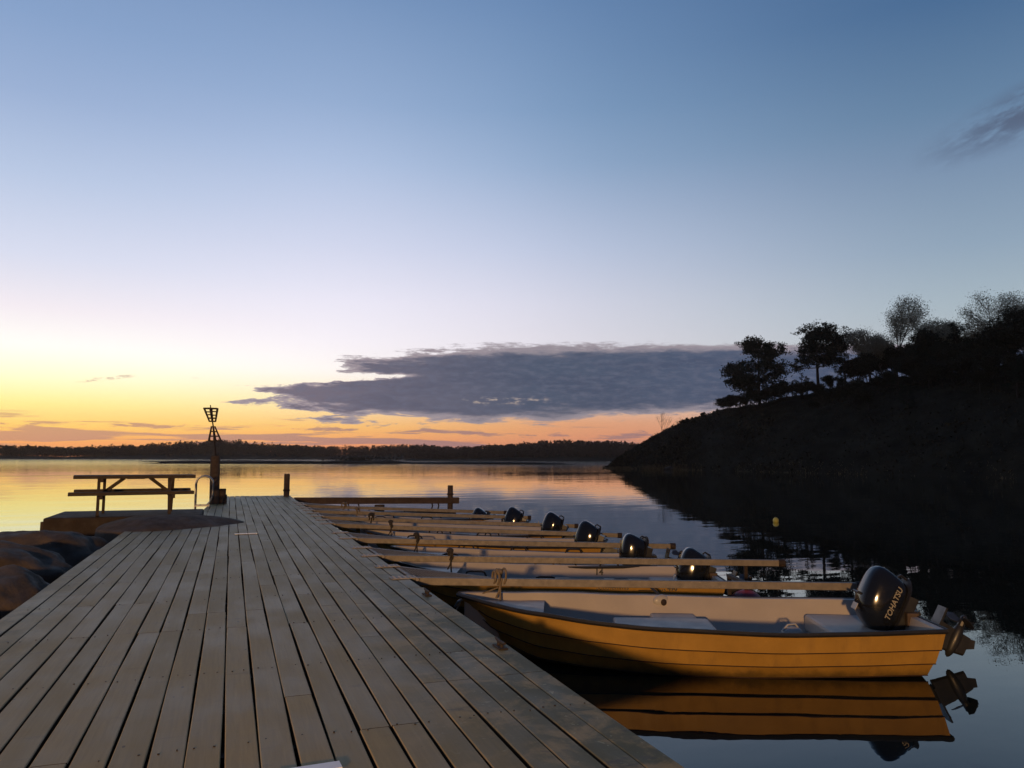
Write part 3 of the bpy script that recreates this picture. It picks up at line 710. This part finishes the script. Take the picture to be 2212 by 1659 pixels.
# whale-backed outcrop rising through the planks
mb = MB(); n1_, n2_ = 60, 44; out = []
for i in range(n1_+1):
    a = 2*math.pi*i/n1_
    for j in range(n2_+1):
        f = j/n2_; px_ = math.cos(a); py_ = math.sin(a)
        ex = 1.58 if px_ > 0 else 1.05; ey = 1.25*(1-.28*max(0, px_)**1.5) if py_ < 0 else 1.35*(1-.5*max(0, px_)**1.2)
        x = -1.15+ex*px_*f; y = 15.0+ey*py_*f+.35*max(0, px_)*f
        h = (1-f**2.4); z = DZ-.05+.235*h+.03*noise.fractal((x*1.6, y*1.6, 2), 1, 2, 4)*min(1, h*3)-(.5*(max(0, f-.93)/.07))
        mb.v.append((x, y, z))
for i in range(n1_):
    for j in range(n2_): mb.f.append((i*(n2_+1)+j, i*(n2_+1)+j+1, (i+1)*(n2_+1)+j+1, (i+1)*(n2_+1)+j)); mb.t.append(0)
tag(mb.build('rock_outcrop', 'granite', smooth=True, sharp=0), 'smooth whale backed rock rising through the jetty planks below the picnic table', 'rock')

o = root('picnic_table', (-1.66, 16.0, .84), 'dark wooden picnic table with benches standing on the platform', 'table', rz=R(8))
o.scale = (.93, .93, .96)
def plank_top(y0, y1, n, L, z, name, x0=0.):
    mb = MB(); w = (y1-y0)/n
    for k in range(n): mb.box((x0, y0+w*(k+.5), z-.012), (L/2, w/2-.004, .031))
    mb.build(name, 'table_timber', o, bevel=.003)
plank_top(-.34, .34, 5, 2.18, .735, 'tabletop')
plank_top(-.78, -.52, 2, 2.18, .44, 'bench', -.06); plank_top(.52, .78, 2, 2.18, .44, 'bench', -.0)
for x in (-.60, .66):
    for sy in (-1, 1):
        mb = MB(); mb.beam((x+.05*sy, .52*sy, 0), (x+.05*sy,   .2*sy, .7), .055, .095, up=(0, 1, 0)); mb.build('leg', 'table_timber', o)
    mb = MB(); mb.beam((x, -.76, .375), (x, .76, .375), .05, .095); mb.build('bench_bearer', 'table_timber', o)
    mb = MB(); mb.beam((x, -.33, .67), (x, .33, .67), .05, .085); mb.build('top_bearer', 'table_timber', o)
    s_ = 1 if x < 0 else -1
    mb = MB(); mb.beam((x, 0, .39), (x+.40*s_, 0, .70), .05, .065); mb.build('brace', 'table_timber', o)
mb = MB(); mb.box((.0, 0, .70), (.16, .3, .018)); mb.build('centre_batten', 'table_timber', o)

# ------------------------------------------------------------------ boats
LB = 4.0
def interp(t, P):
    for (a, x), (b, y) in zip(P[:-1], P[1:]):
        if t <= b:
            k = (t-a)/(b-a); k = k*k*(3-2*k)*.35+k*.65; return x+(y-x)*k
    return P[-1][1]
BEAM = [(0, .67), (.15, .75), (.35, .80), (.55, .77), (.7, .665), (.82, .49), (.91, .30), (.97, .13), (1, .02)]
SHEER = [(0, .43), (.3, .405), (.6, .43), (.85, .49), (1, .55)]
KEEL = [(0, -.10), (.5, -.13), (.8, -.08), (.92, .06), (1, .36)]
PROF = [(0, 0), (.45, .10), (.72, .25), (.752, .243), (.86, .47), (.892, .461), (.94, .70), (.972, .691), (1, 1)]
def hullpt(s, t, side):
    b, zs, zk = interp(s, BEAM), interp(s, SHEER), interp(s, KEEL); pb, pz = t
    x = s*LB; h = pz
    x += -(.12*(h-.35))*(1-s)**4 - .25*(1-h)**1.5*max(0, (s-.75)/.25)**2
    w = pb if s < .7 else pb**(1+1.0*(s-.7)/.3)
    return Vector((x, side*b*w, zk+(zs-zk)*h))
def inpt(s, v, side):
    b, zs = interp(s, BEAM), interp(s, SHEER); fl = .06+.20*max(0, (s-.7)/.3)**1.5
    w = [.0, .62, .74, .88, 1.][v]; z = [fl, fl, fl+.06, fl+(zs-fl)*.6, zs-.004][v]
    bb = max(.002, b-.045)*w if v < 4 else max(.002, b-.04); sx = min(s, .985)
    x = sx*LB-(.10*(z/.43-.3))*(1-s)**4+(.05*(1-s)**6)
    return Vector((x, side*bb, z))
def make_boat(label, handles=True, tilt=64):
    o = root('rowing_boat', (0, 0, 0), label, 'boat', 'small yellow outboard boats moored side by side')
    ss = [k/44 for k in range(45)]
    mb = MB(); vs = []; fs = []
    for side in (-1, 1):
        k0 = len(vs)
        for s in ss: vs += [hullpt(s, t, side) for t in PROF]
        n = len(PROF)
        for i in range(44):
            for j in range(n-1):
                q = (k0+i*n+j, k0+(i+1)*n+j, k0+(i+1)*n+j+1, k0+i*n+j+1); fs.append(q if side < 0 else q[::-1])
    n = len(PROF); off = 45*n
    for j in range(n-1): fs.append((j, j+1, off+j+1, off+j))
    mb.add(vs, fs); hull = mb.build('hull', 'yellow_hull', o, smooth=True, sharp=25)
    mb = MB(); vs = []; fs = []
    for side in (-1, 1):
        k0 = len(vs)
        for s in ss: vs += [inpt(s, v, side) for v in range(5)]+[hullpt(s, (1, 1), side)+Vector((0, 0, .002))]
        for i in range(44):
            for j in range(5):
                q = (k0+i*6+j, k0+(i+1)*6+j, k0+(i+1)*6+j+1, k0+i*6+j+1); fs.append(q if side > 0 else q[::-1])
    off = 45*6
    for j in range(5): fs.append((j, off+j, off+j+1, j+1))
    mb.add(vs, fs); mb.build('inner_liner', 'white_liner', o, smooth=True, sharp=30)
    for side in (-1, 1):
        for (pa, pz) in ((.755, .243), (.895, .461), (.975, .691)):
            mb = MB(); mb.tube([hullpt(s, (pa, pz), side)+Vector((0, side*.003, -.003)) for s in ss[:43]], .0045, 5); mb.build('lap_shade_line', 'lap_shade_brown', o, smooth=True)  # dark tubes standing in for the shadow under each lap
    # rub rail
    for side in (-1, 1):
        mb = MB(); mb.tube([hullpt(s, (1, 1), side)+Vector((0, side*.008, -.012)) for s in ss], .021, 6); mb.build('rub_rail', 'black_rubber', o, smooth=True)
    mb = MB(); mb.tube([(-.085, -.67, .42), (-.085, .67, .42)], .02, 6); mb.build('rub_rail', 'black_rubber', o, smooth=True)
    # seats
    mb = MB(); mb.box((.42, 0, .22), (.26, .56, .08)); mb.build('stern_seat', 'white_liner', o, bevel=.03)
    mb = MB(); mb.box((1.95, 0, .20), (.22, .58, .08)); mb.box((2.1, 0, .245), (.45, .30, .05)); mb.build('middle_seat', 'white_liner', o, bevel=.025)
    mb = MB(); vs = []
    for s in (.80, .86, .92, .965):
        b = max(.01, interp(s, BEAM)-.05); z = interp(s, SHEER)-.07
        vs += [(s*LB, -b, z), (s*LB, 0, z+.02), (s*LB, b, z)]
    mb.add(vs, [(i*3+j, i*3+j+1, i*3+j+4, i*3+j+3) for i in range(3) for j in range(2)]); mb.build('bow_deck', 'white_liner', o)
    mb = MB(); mb.box((-.04, 0, .40), (.05, .17, .06)); mb.build('transom_pad', 'tarred_timber', o, bevel=.008)
    if handles:
        for side in (-1, 1):
            for s in (.30, .52, .73):
                p = hullpt(s, (1, 1), side); a = p+Vector((-.13, -side*.02, 0)); b = p+Vector((.13, -side*.02, 0)); u = Vector((0, 0, .055))
                mb = MB(); mb.tube([a, a+Vector((.025, 0, .05)), a+Vector((.06, 0, .06)), b+Vector((-.06, 0, .06)), b+Vector((-.025, 0, .05)), b], .013, 6)
                mb.build('grab_handle', 'black_rubber', o, smooth=True)
    mb = MB(); mb.tube([(3.93, 0, .50), (4.0, 0, .47), (4.03, 0, .42)], .012, 6); mb.build('bow_ring', 'steel', o)
    # outboard, tilted up
    M = Matrix.Translation((-.04, 0, .30)) @ Matrix.Rotation(R(tilt), 4, 'Y')
    mo = MB()
    mo.beam((-.07, 0, .10), (-.07, 0, -.24), .07, .15, up=(1, 0, 0), M=M)
    mo.add([(-.20, -.02, -.24), (.03, -.02, -.24), (.05, 0, -.24), (.03, .02, -.24), (-.20, .02, -.24), (-.17, -.012, -.54), (-.02, -.012, -.54), (0, 0, -.54), (-.02, .012, -.54), (-.17, .012, -.54)],
           [(0, 1, 6, 5), (1, 2, 7, 6), (2, 3, 8, 7), (3, 4, 9, 8), (4, 0, 5, 9), (5, 6, 7, 8, 9), (4, 3, 2, 1, 0)], M=M)
    mo.box((-.16, 0, -.22), (.16, .075, .008), M=M)            # cavitation plate
    mo.ell((-.10, 0, -.42), (.17, .05, .05), M=M, nu=12, nv=8)
    mo.add([(-.14, 0, -.44), (-.02, 0, -.46), (-.10, 0, -.60), (-.17, 0, -.58), (-.14, .012, -.44), (-.02, .012, -.46), (-.10, .012, -.60), (-.17, .012, -.58)], [(0, 1, 2, 3), (7, 6, 5, 4), (0, 4, 5, 1), (1, 5, 6, 2), (2, 6, 7, 3), (3, 7, 4, 0)], M=M)
    mo.box((.0, 0, .03), (.06, .10, .055), M=M)
    mo.box((-.10, 0, .10), (.17, .11, .06), M=M)
    mtr = mo.build('outboard_motor', 'motor_grey', o, smooth=True, sharp=35)
    # clamp bracket stays upright on the transom
    mc = MB()
    for sy in (-1, 1):
        mc.box((-.02, .085*sy, .45), (.05, .012, .10)); mc.tube([(.03, .085*sy, .38), (.12, .085*sy, .38)], .012, 6)
    mc.tube([(-.12, -.10, .44), (-.12, .10, .44)], .022, 8); mc.box((-.08, 0, .43), (.06, .08, .03))
    mc.build('clamp_bracket', 'motor_grey', mtr)
    co = MB()
    def cf(v):
        x, y, z = v; p = 3.6
        k = (abs(x)**p+abs(y)**p+abs(z)**p)**(-1/p); v = v*k
        x, y, z = v
        if x < 0: x *= .86+.14*z
        else: x *= 1-.30*max(0, z)-.06
        y *= (1-.24*max(0, z))*(1-.10*max(0, -x))
        z -= .16*max(0, z)*max(0, x)
        return Vector((x, y, z))
    co.ell((-.13, 0, .30), (.30, .170, .195), M=M, nu=32, nv=20, fn=cf)
    co.build('cowling', 'motor_black', mtr, smooth=True, sharp=0)
    cb = MB(); cb.ell((-.13, 0, .15), (.305, .174, .022), M=M, nu=32, nv=8, fn=cf); cb.build('cowling_seam', 'black_rubber', mtr, smooth=True)
    ca = MB(); ca.tube([(-.10, -.05, .49), (-.10, -.05, .515), (-.10, .05, .515), (-.10, .05, .49)], .012, 6, M=M); ca.build('lifting_handle', 'motor_grey', mtr); ca = MB(); ca.tube([(-.375, 0, .24), (-.405, 0, .22), (-.39, 0, .15)], .012, 6, M=M); ca.build('cowling_latch', 'motor_grey', mtr)
    pr = MB(); c0 = Vector((-.285, 0, -.42))
    pr.tube([c0+Vector((.05, 0, 0)), c0+Vector((-.03, 0, 0)), c0+Vector((-.05, 0, 0))], [.032, .028, .01], 10, M=M)
    for k in range(3):
        a = k*2.094+.5; rr_ = Matrix.Rotation(a, 3, 'X')
        bl = [(-.00, -.02, .02), (.03, .03, .03), (.035, .065, .09), (.02, .045, .125), (-.015, -.02, .135), (-.03, -.05, .09)]
        pts = [c0+rr_ @ Vector(p) for p in bl]+[c0+rr_ @ (Vector(p)+Vector((.006, 0, 0))) for p in bl]
        pr.add(pts, [(0, 1, 2, 3, 4, 5), (11, 10, 9, 8, 7, 6)]+[(i, i+6, (i+1) % 6+6, (i+1) % 6) for i in range(6)], M=M)
    pr.build('propeller', 'motor_grey', mtr)
    ti = MB(); ti.tube([(.06, .03, .08), (.20, .04, .07), (.42, .05, .06)], [.02, .018, .022], 8, M=M); ti.build('tiller_handle', 'black_rubber', mtr)
    for sy in ((-1, 1) if not handles else ()):
        # lettering along the lower side of the cowling
        T = M @ Matrix.Translation((-.14, sy*.1735, .25)) @ Matrix.Rotation(R(90 if sy < 0 else -90), 4, 'X')
        if sy > 0: T = M @ Matrix.Translation((-.14, .1735, .25)) @ Matrix.Rotation(math.pi, 4, 'Z') @ Matrix.Rotation(R(90), 4, 'X')
        text_mesh('lettering', 'TOHATSU', .066, 'decal_silver', mtr, T, .002, .25, .001)
    dc = MB(); dc.box((.02, .03, .489), (.03, .05, .003), M=M @ Matrix.Rotation(R(0), 4, 'Y')); dc.build('sticker', 'white_plastic', mtr)
    return o
boatA = make_boat('nearest yellow open boat with white interior moored beside the jetty', False)
boatB = make_boat('yellow boat with black grab handles numbered 14 second from the viewer', True, 70)
index_children()
def place(b, stern, bow, pitch_=0., roll_=0.):
    d = Vector(bow)-Vector(stern); L = d.length; sc = min(1.07, max(.9, L/LB))
    b.location = (stern[0], stern[1], 0); b.rotation_euler = (roll_, pitch_, math.atan2(d.y, d.x)); b.scale = (sc,)*3
place(boatA, (6.10, 5.78), (2.16, 7.50))
more = [((5.9, 10.15), (2.4, 12.0), 'yellow boat third from the viewer under the second and third booms', 0., .03), ((6.05, 12.1), (2.3, 14.3), 'yellow boat fourth from the viewer, halfway along the row', .02, -.04),
        ((6.3, 14.3), (2.3, 16.5), 'yellow boat fifth from the viewer with its motor just behind the fifth boom', -.02, -.05), ((6.25, 16.4), (2.3, 18.6), 'sixth boat of the row, next to last before the far beam', .02, -.08), ((5.95, 18.1), (2.1, 20.3), 'farthest boat of the row nearest to the far beam', 0., -.2)]
for st, bw, lab, rl, mz in more:
    c = copy_tree(boatB); place(c, st, bw, 0, rl); c['label'] = lab
    for ch in c.children_recursive:
        if ch.name.startswith('outboard_motor'): ch.rotation_euler = (rnd.uniform(-.04, .04), rnd.uniform(-.08, .12), rnd.uniform(-.2, .2)); ch.location.z = mz
place(boatB, (5.87, 8.62), (2.1, 10.15))
for ch in boatB.children:
    if ch.name.startswith('outboard_motor'): ch.location.z = -.06
# lettering on the second boat only
def side_frame(s, h, side, dx=.0):
    p = hullpt(s, (.985 if h > .75 else .95, h), side); return p
p = side_frame(.235, .60, 1)
def hull_text(txt, x, z, size, shear=0., bold=.001, name='lettering'):
    # port side (towards the viewer): find the hull surface y at that height
    s = x/LB; b, zs, zk = interp(s, BEAM), interp(s, SHEER), interp(s, KEEL); h = (z-zk)/(zs-zk)
    pb = .965+(1-.965)*(h-.693)/.307 if h > .7 else .885+(.94-.885)*(h-.463)/.237
    y = b*pb+.003
    T = Matrix.Translation((x, y, z)) @ Matrix.Rotation(math.pi, 4, 'Z') @ Matrix.Rotation(R(82), 4, 'X')
    return text_mesh(name, txt, size, 'decal_black', boatB, T, .001, shear, bold)
hull_text('Southemmis', 1.29, .375, .078, .25)
hull_text('HR 490', .64, .362, .078, 0, .003)
for (x0, x1, z) in ((.78, 1.04, .392), (.775, .98, .345), (.30, .50, .345)):
    mb = MB(); n = 5; vs = []
    for k in range(n+1):
        x = x0+(x1-x0)*k/n; s = x/LB; b, zs, zk = interp(s, BEAM), interp(s, SHEER), interp(s, KEEL); h = (z-zk)/(zs-zk); pb = .965+.035*(h-.693)/.307 if h > .7 else .885+(.055)*(h-.463)/.237
        vs += [(x, b*pb+.004, z-.008), (x, b*pb+.004, z+.008)]
    mb.add(vs, [(2*k, 2*k+1, 2*k+3, 2*k+2) for k in range(n)]); mb.build('stripe', 'decal_black', boatB)
T = Matrix.Translation((1.33, -.668, .335)) @ Matrix.Rotation(math.pi, 4, 'Z') @ Matrix.Rotation(R(86), 4, 'X')
text_mesh('number', '14', .115, 'decal_black', boatB, T, .001, 0, .003)

# ------------------------------------------------------------------ mooring booms
# (start along the jetty edge, length, swing in degrees, height of the outer end, knot, float strut)
BOOMS = [(7.86, 4.64, -19.2, 0.630, 0.88, 3.5), (9.72, 5.06, -19.9, 0.635, 0.88, 4.62), (11.85, 4.86, -19.2, 0.600, 0.94, 4.3), (14.48, 5.28, -21.1, 0.525, 1.07, 4.6),
         (16.26, 5.25, -19.9, 0.530, 1.01, 4.6), (18.04, 4.94, -18.7, 0.555, 0.99, 4.3), (20.06, 5.07, -21.1, 0.545, 0.98, 4.4)]
BLAB = ['nearest', 'second nearest', 'third', 'fourth', 'fifth', 'sixth', 'farthest']
def boom_z(b, x): return .655+(b[3]-.68)/b[1]*x
def make_boom(b, label):
    y0, L, ang, ez, kx, fx = b; a = R(ang)
    o = root('mooring_boom', (1.80, y0, 0), label, 'boom', 'mooring booms hinged to the jetty', a)
    def P(x, y=0., z=0.): return Vector((x, y, boom_z(b, x)+z))
    bs = Vector((.86*math.sin(a), .86*math.cos(a), 0)); ap = Vector((kx+.06, .03, 0))
    mb = MB(); mb.beam(P(.0, 0, .012), P(L, 0, .012), .06, .076); mb.build('beam', 'galvanised', o, bevel=.006)
    e0 = Vector((0, .02, 0)); mb = MB()
    for (p, q, w) in ((bs, ap, .04), (e0, bs, .04)): mb.beam(P(p.x, p.y, .022), P(q.x, q.y, .018), w, .045)
    mb.build('side_frame', 'galvanised', o, bevel=.004)
    mb = MB(); n = 30                                            # open grating between beam and side frame
    for k in range(1, n):
        f = k/n; p = e0.lerp(ap, f); q = bs.lerp(ap, f); mb.beam(P(p.x, p.y, .034), P(q.x, q.y, .034), .004, .022)
    for k in range(1, 13):
        f = k/13; p = e0.lerp(bs, f); mb.beam(P(p.x, p.y, .034), P(ap.x, ap.y, .034), .004, .018)
    mb.build('grating', 'grating_steel', o)
    M0 = Matrix.Rotation(-a, 4, 'Z')
    for y in (.0, .86):
        mb = MB(); z = .708
        for py_ in (-.075, -.025, .025, .075): mb.box((-.10, y+py_, z), (.13, .011, .004), M0)
        for px_ in (-.22, -.165, -.11, -.055, .0): mb.box((px_, y, z+.0005), (.012, .08, .0035), M0)
        mb.tube([(.03, y-.08, .69), (.03, y+.08, .69)], .018, 8, M0)
        mb.build('hinge_plate', 'hinge_steel', o, label='perforated hinge plate')
    fy = .80 if y0 < 8 else .10
    q = P(fx); mb = MB(); mb.beam((fx, fy, q.z), (fx, fy, .08), .04, .04, up=(1, 0, 0)); mb.beam((fx, 0, q.z), (fx, fy+.02, q.z-.012), .05, .03); mb.build('float_strut', 'rusty_steel', o)
    mb = MB(); mb.ell((fx, fy, .08), (.22, .22, .20), nu=24, nv=14); mb.build('float', 'red_buoy_skin', o, smooth=True)
    mb = MB(); mb.tube([P(L-.06, 0, .012), P(L+.02, 0, .012)], .05, 10); mb.build('end_ring', 'rusty_steel', o)
    return o
def on_boom(b, x, dz=0.):
    a = R(b[2]); return (1.80+math.cos(a)*x, b[0]+math.sin(a)*x, boom_z(b, x)+.05+dz)
def rope_coil(x, y, z, seed, mat, label, tail=(0, 0, -.2), loops=3):
    rd = random.Random(seed); o = root('rope_coil', (x, y, z), label, 'rope', 'ropes knotted on the mooring booms')
    mb = MB()
    for k in range(loops):
        r_ = rd.uniform(.05, .085); tilt = rd.uniform(-.5, .5); cx = rd.uniform(-.04, .04)
        pts = [Vector((cx+k*.028-.03+tilt*.03*math.sin(a), r_*math.cos(a)*.9, .01+r_*math.sin(a))) for a in [2*math.pi*j/14 for j in range(15)]]
        mb.tube(pts, .011, 6, cap=False)
    mb.ell((0, 0, .06), (.05, .05, .035), nu=10, nv=6)
    mb.build('coil', mat, o, smooth=True)
    for k in range(2):
        t = Vector(tail)*rd.uniform(.8, 1.1); a = Vector((.02*k, -.045, 0)); mt = MB()
        mt.tube([a, a+t*.5+Vector((0, 0, -.03)), a+t], .010, 6); mt.build('rope_tail', mat, o, smooth=True); tail = (tail[0]-.12*(k+1)+.04, tail[1], tail[2]*.85)
    return o
for i, b in enumerate(BOOMS):
    make_boom(b, '%s mooring boom, galvanised beam with triangular grating at the jetty' % BLAB[i])
    rope_coil(*on_boom(b, b[4], .005), 60+i, 'rope_fibre' if i in (0, 5, 6) else 'dark_rope', 'coiled rope knotted on the %s mooring boom' % BLAB[i], (0, -.03, [-.26, -.22, -.24, -.22, -.2, -.18, -.16][i]))
for k, w in ((2, 'third'), (3, 'fourth'), (4, 'fifth')): rope_coil(*on_boom(BOOMS[k], BOOMS[k][1]-.45), 80+k, 'dark_rope', 'dark rope coil near the outer end of the %s boom' % w, (.02, 0, -.15), 2)
# mooring line from bow of the nearest boat
mb = MB(); mb.tube([(2.20, 7.48, .50), (2.05, 7.30, .36), (1.86, 7.05, .34), (1.76, 6.9, .52)], .008, 6); mb.tube([(2.25, 7.5, .50), (2.4, 7.55, .54), (2.63, 7.58, .6)], .008, 6)
tag(mb.build('mooring_line', 'rope_fibre', smooth=True), 'thin rope tying the bow of the nearest boat to the jetty', 'rope')
# white fender on the far gunwale of the nearest boat with its strap
o = root('fender', (4.42, 7.36, .40), 'white rounded fender hung over the far side of the nearest boat', 'fender')
mb = MB(); mb.ell((0, 0, 0), (.10, .045, .065), nu=20, nv=12); mb.ell((-.02, -.01, -.09), (.04, .03, .10), nu=14, nv=8); mb.build('body', 'white_plastic', o, smooth=True)
mb = MB(); mb.ell((.0, -.05, -.01), (.035, .02, .035), nu=14, nv=8); mb.build('plug', 'rusty_steel', o, smooth=True)
mb = MB(); mb.beam((0, .02, .05), (.03, .36, .12), .03, .012); mb.build('strap', 'dark_rope', o)
# bailer in the nearest boat
mb = MB(); n_ = 12
mb.ell((0, 0, 0), (.13, .08, .07), nu=18, nv=10); mb.tube([(-.12, 0, .03), (-.05, 0, .10), (.05, 0, .10), (.1, 0, .03)], .012, 6)
o = mb.build('bailer', 'white_plastic', smooth=True); o.location = (5.0, 6.0, .315); o.scale = (.85, .85, .7); tag(o, 'white plastic bailer lying on the stern seat of the nearest boat', 'bailer')
def oar(loc, rz, label):
    o = root('oar', loc, label, 'oar', 'oars lying in the boats', rz); mb = MB(); mb.tube([(-1.0, 0, 0), (.75, 0, .02)], .02, 8); mb.build('shaft', 'oar_wood', o, smooth=True)
    mb = MB(); mb.box((.98, 0, .022), (.24, .065, .008)); mb.build('blade', 'oar_wood', o, bevel=.006)
simple('oar_wood', (.36, .27, .17, 1), .5)
oar((3.9, 9.35, .34), R(-24), 'wooden oar lying across the seats of the second boat'); oar((4.1, 11.1, .34), R(-29), 'wooden oar lying across the seats of the third boat'); oar((4.2, 13.2, .34), R(149), 'wooden oar lying across the seats of the fourth boat')
# yellow marker buoy and red mooring buoy
o = root('marker_buoy', (15.4, 19.04, 0), 'small yellow buoy floating alone on the dark water', 'buoy')
mb = MB(); mb.ell((0, 0, .05), (.085, .085, .095), nu=18, nv=12); mb.build('float', 'yellow_buoy_skin', o, smooth=True)
mb = MB(); mb.tube([(0, 0, .13), (0, 0, .165)], .02, 8); mb.build('ring', 'decal_black', o)
# mooring cleats on the jetty edge
for k, (x, y) in enumerate([(1.70, 6.85), (1.70, 4.85)]):
    o = root('mooring_cleat', (x, y, DZ), ['rusty iron cleat on the jetty edge near the bow of the nearest boat', 'rusty iron cleat on the jetty edge nearest to the viewer'][k], 'cleat', 'cleats on the jetty edge')
    mb = MB(); mb.box((0, 0, .005), (.03, .07, .005)); mb.build('base', 'rusty_steel', o)
    mb = MB(); mb.tube([(0, -.03, .0), (0, -.03, .035)], .012, 8); mb.tube([(0, .03, .0), (0, .03, .035)], .012, 8); mb.tube([(0, -.09, .045), (0, -.04, .038), (0, .04, .038), (0, .09, .045)], [.008, .012, .012, .008], 8); mb.build('horn', 'rusty_steel', o, smooth=True)

# ------------------------------------------------------------------ street lamp on the shore behind the viewer (its glint shows on the motor)
o = root('street_lamp', (-11., -17., .5), 'tall street lamp on the shore behind the viewer lighting the boats', 'lamp')
mb = MB(); mb.tube([(0, 0, 0), (0, 0, 3.8)], [.07, .045], 12); mb.tube([(0, 0, 3.75), (.4, .5, 3.9), (.75, .95, 3.9)], .03, 8); mb.build('pole', 'galvanised', o, smooth=True)
mb = MB(); mb.box((.85, 1.1, 3.91), (.12, .28, .05), rot=Matrix.Rotation(R(-38), 3, 'Z')); mb.build('lamp_head', 'motor_grey', o, bevel=.02)
ld = bpy.data.lights.new('lamp_bulb', 'POINT'); ld.energy = 19000; ld.color = (1., .56, .23); ld.shadow_soft_size = .4
lo = bpy.data.objects.new('lamp_bulb', ld); COL.objects.link(lo); lo.parent = o; lo.location = (.85, 1.1, 3.75)
mb = MB()
for i in range(21):
    for j in range(13):
        x, y = -60+i*6., -8-j*5.; mb.v.append((x, y, .45+.35*noise.noise((x*.07, y*.07, 1))-(1.2 if j == 0 else 0)))
for i in range(20):
    for j in range(12): mb.f.append((i*13+j, i*13+j+1, (i+1)*13+j+1, (i+1)*13+j)); mb.t.append(0)
tag(mb.build('ground', 'forest_floor', smooth=True, sharp=0), kind='structure')


# ------------------------------------------------------------------ evening haze
m = bpy.data.materials.new('haze'); m.use_nodes = True; t = m.node_tree; t.nodes.clear()
pv = t.nodes.new('ShaderNodeVolumePrincipled'); pv.inputs['Color'].default_value = (.92, .66, .48, 1); pv.inputs['Density'].default_value = .00026; pv.inputs['Anisotropy'].default_value = .7  # warm scatter colour stands in for orange sunset light in the air
t.links.new(pv.outputs[0], t.nodes.new('ShaderNodeOutputMaterial').inputs['Volume']); MATS['haze'] = m
mb = MB(); mb.box((0, 60, 14), (640, 560, 17)); tag(mb.build('haze', 'haze'), kind='stuff', label='thin evening haze lying over the water')
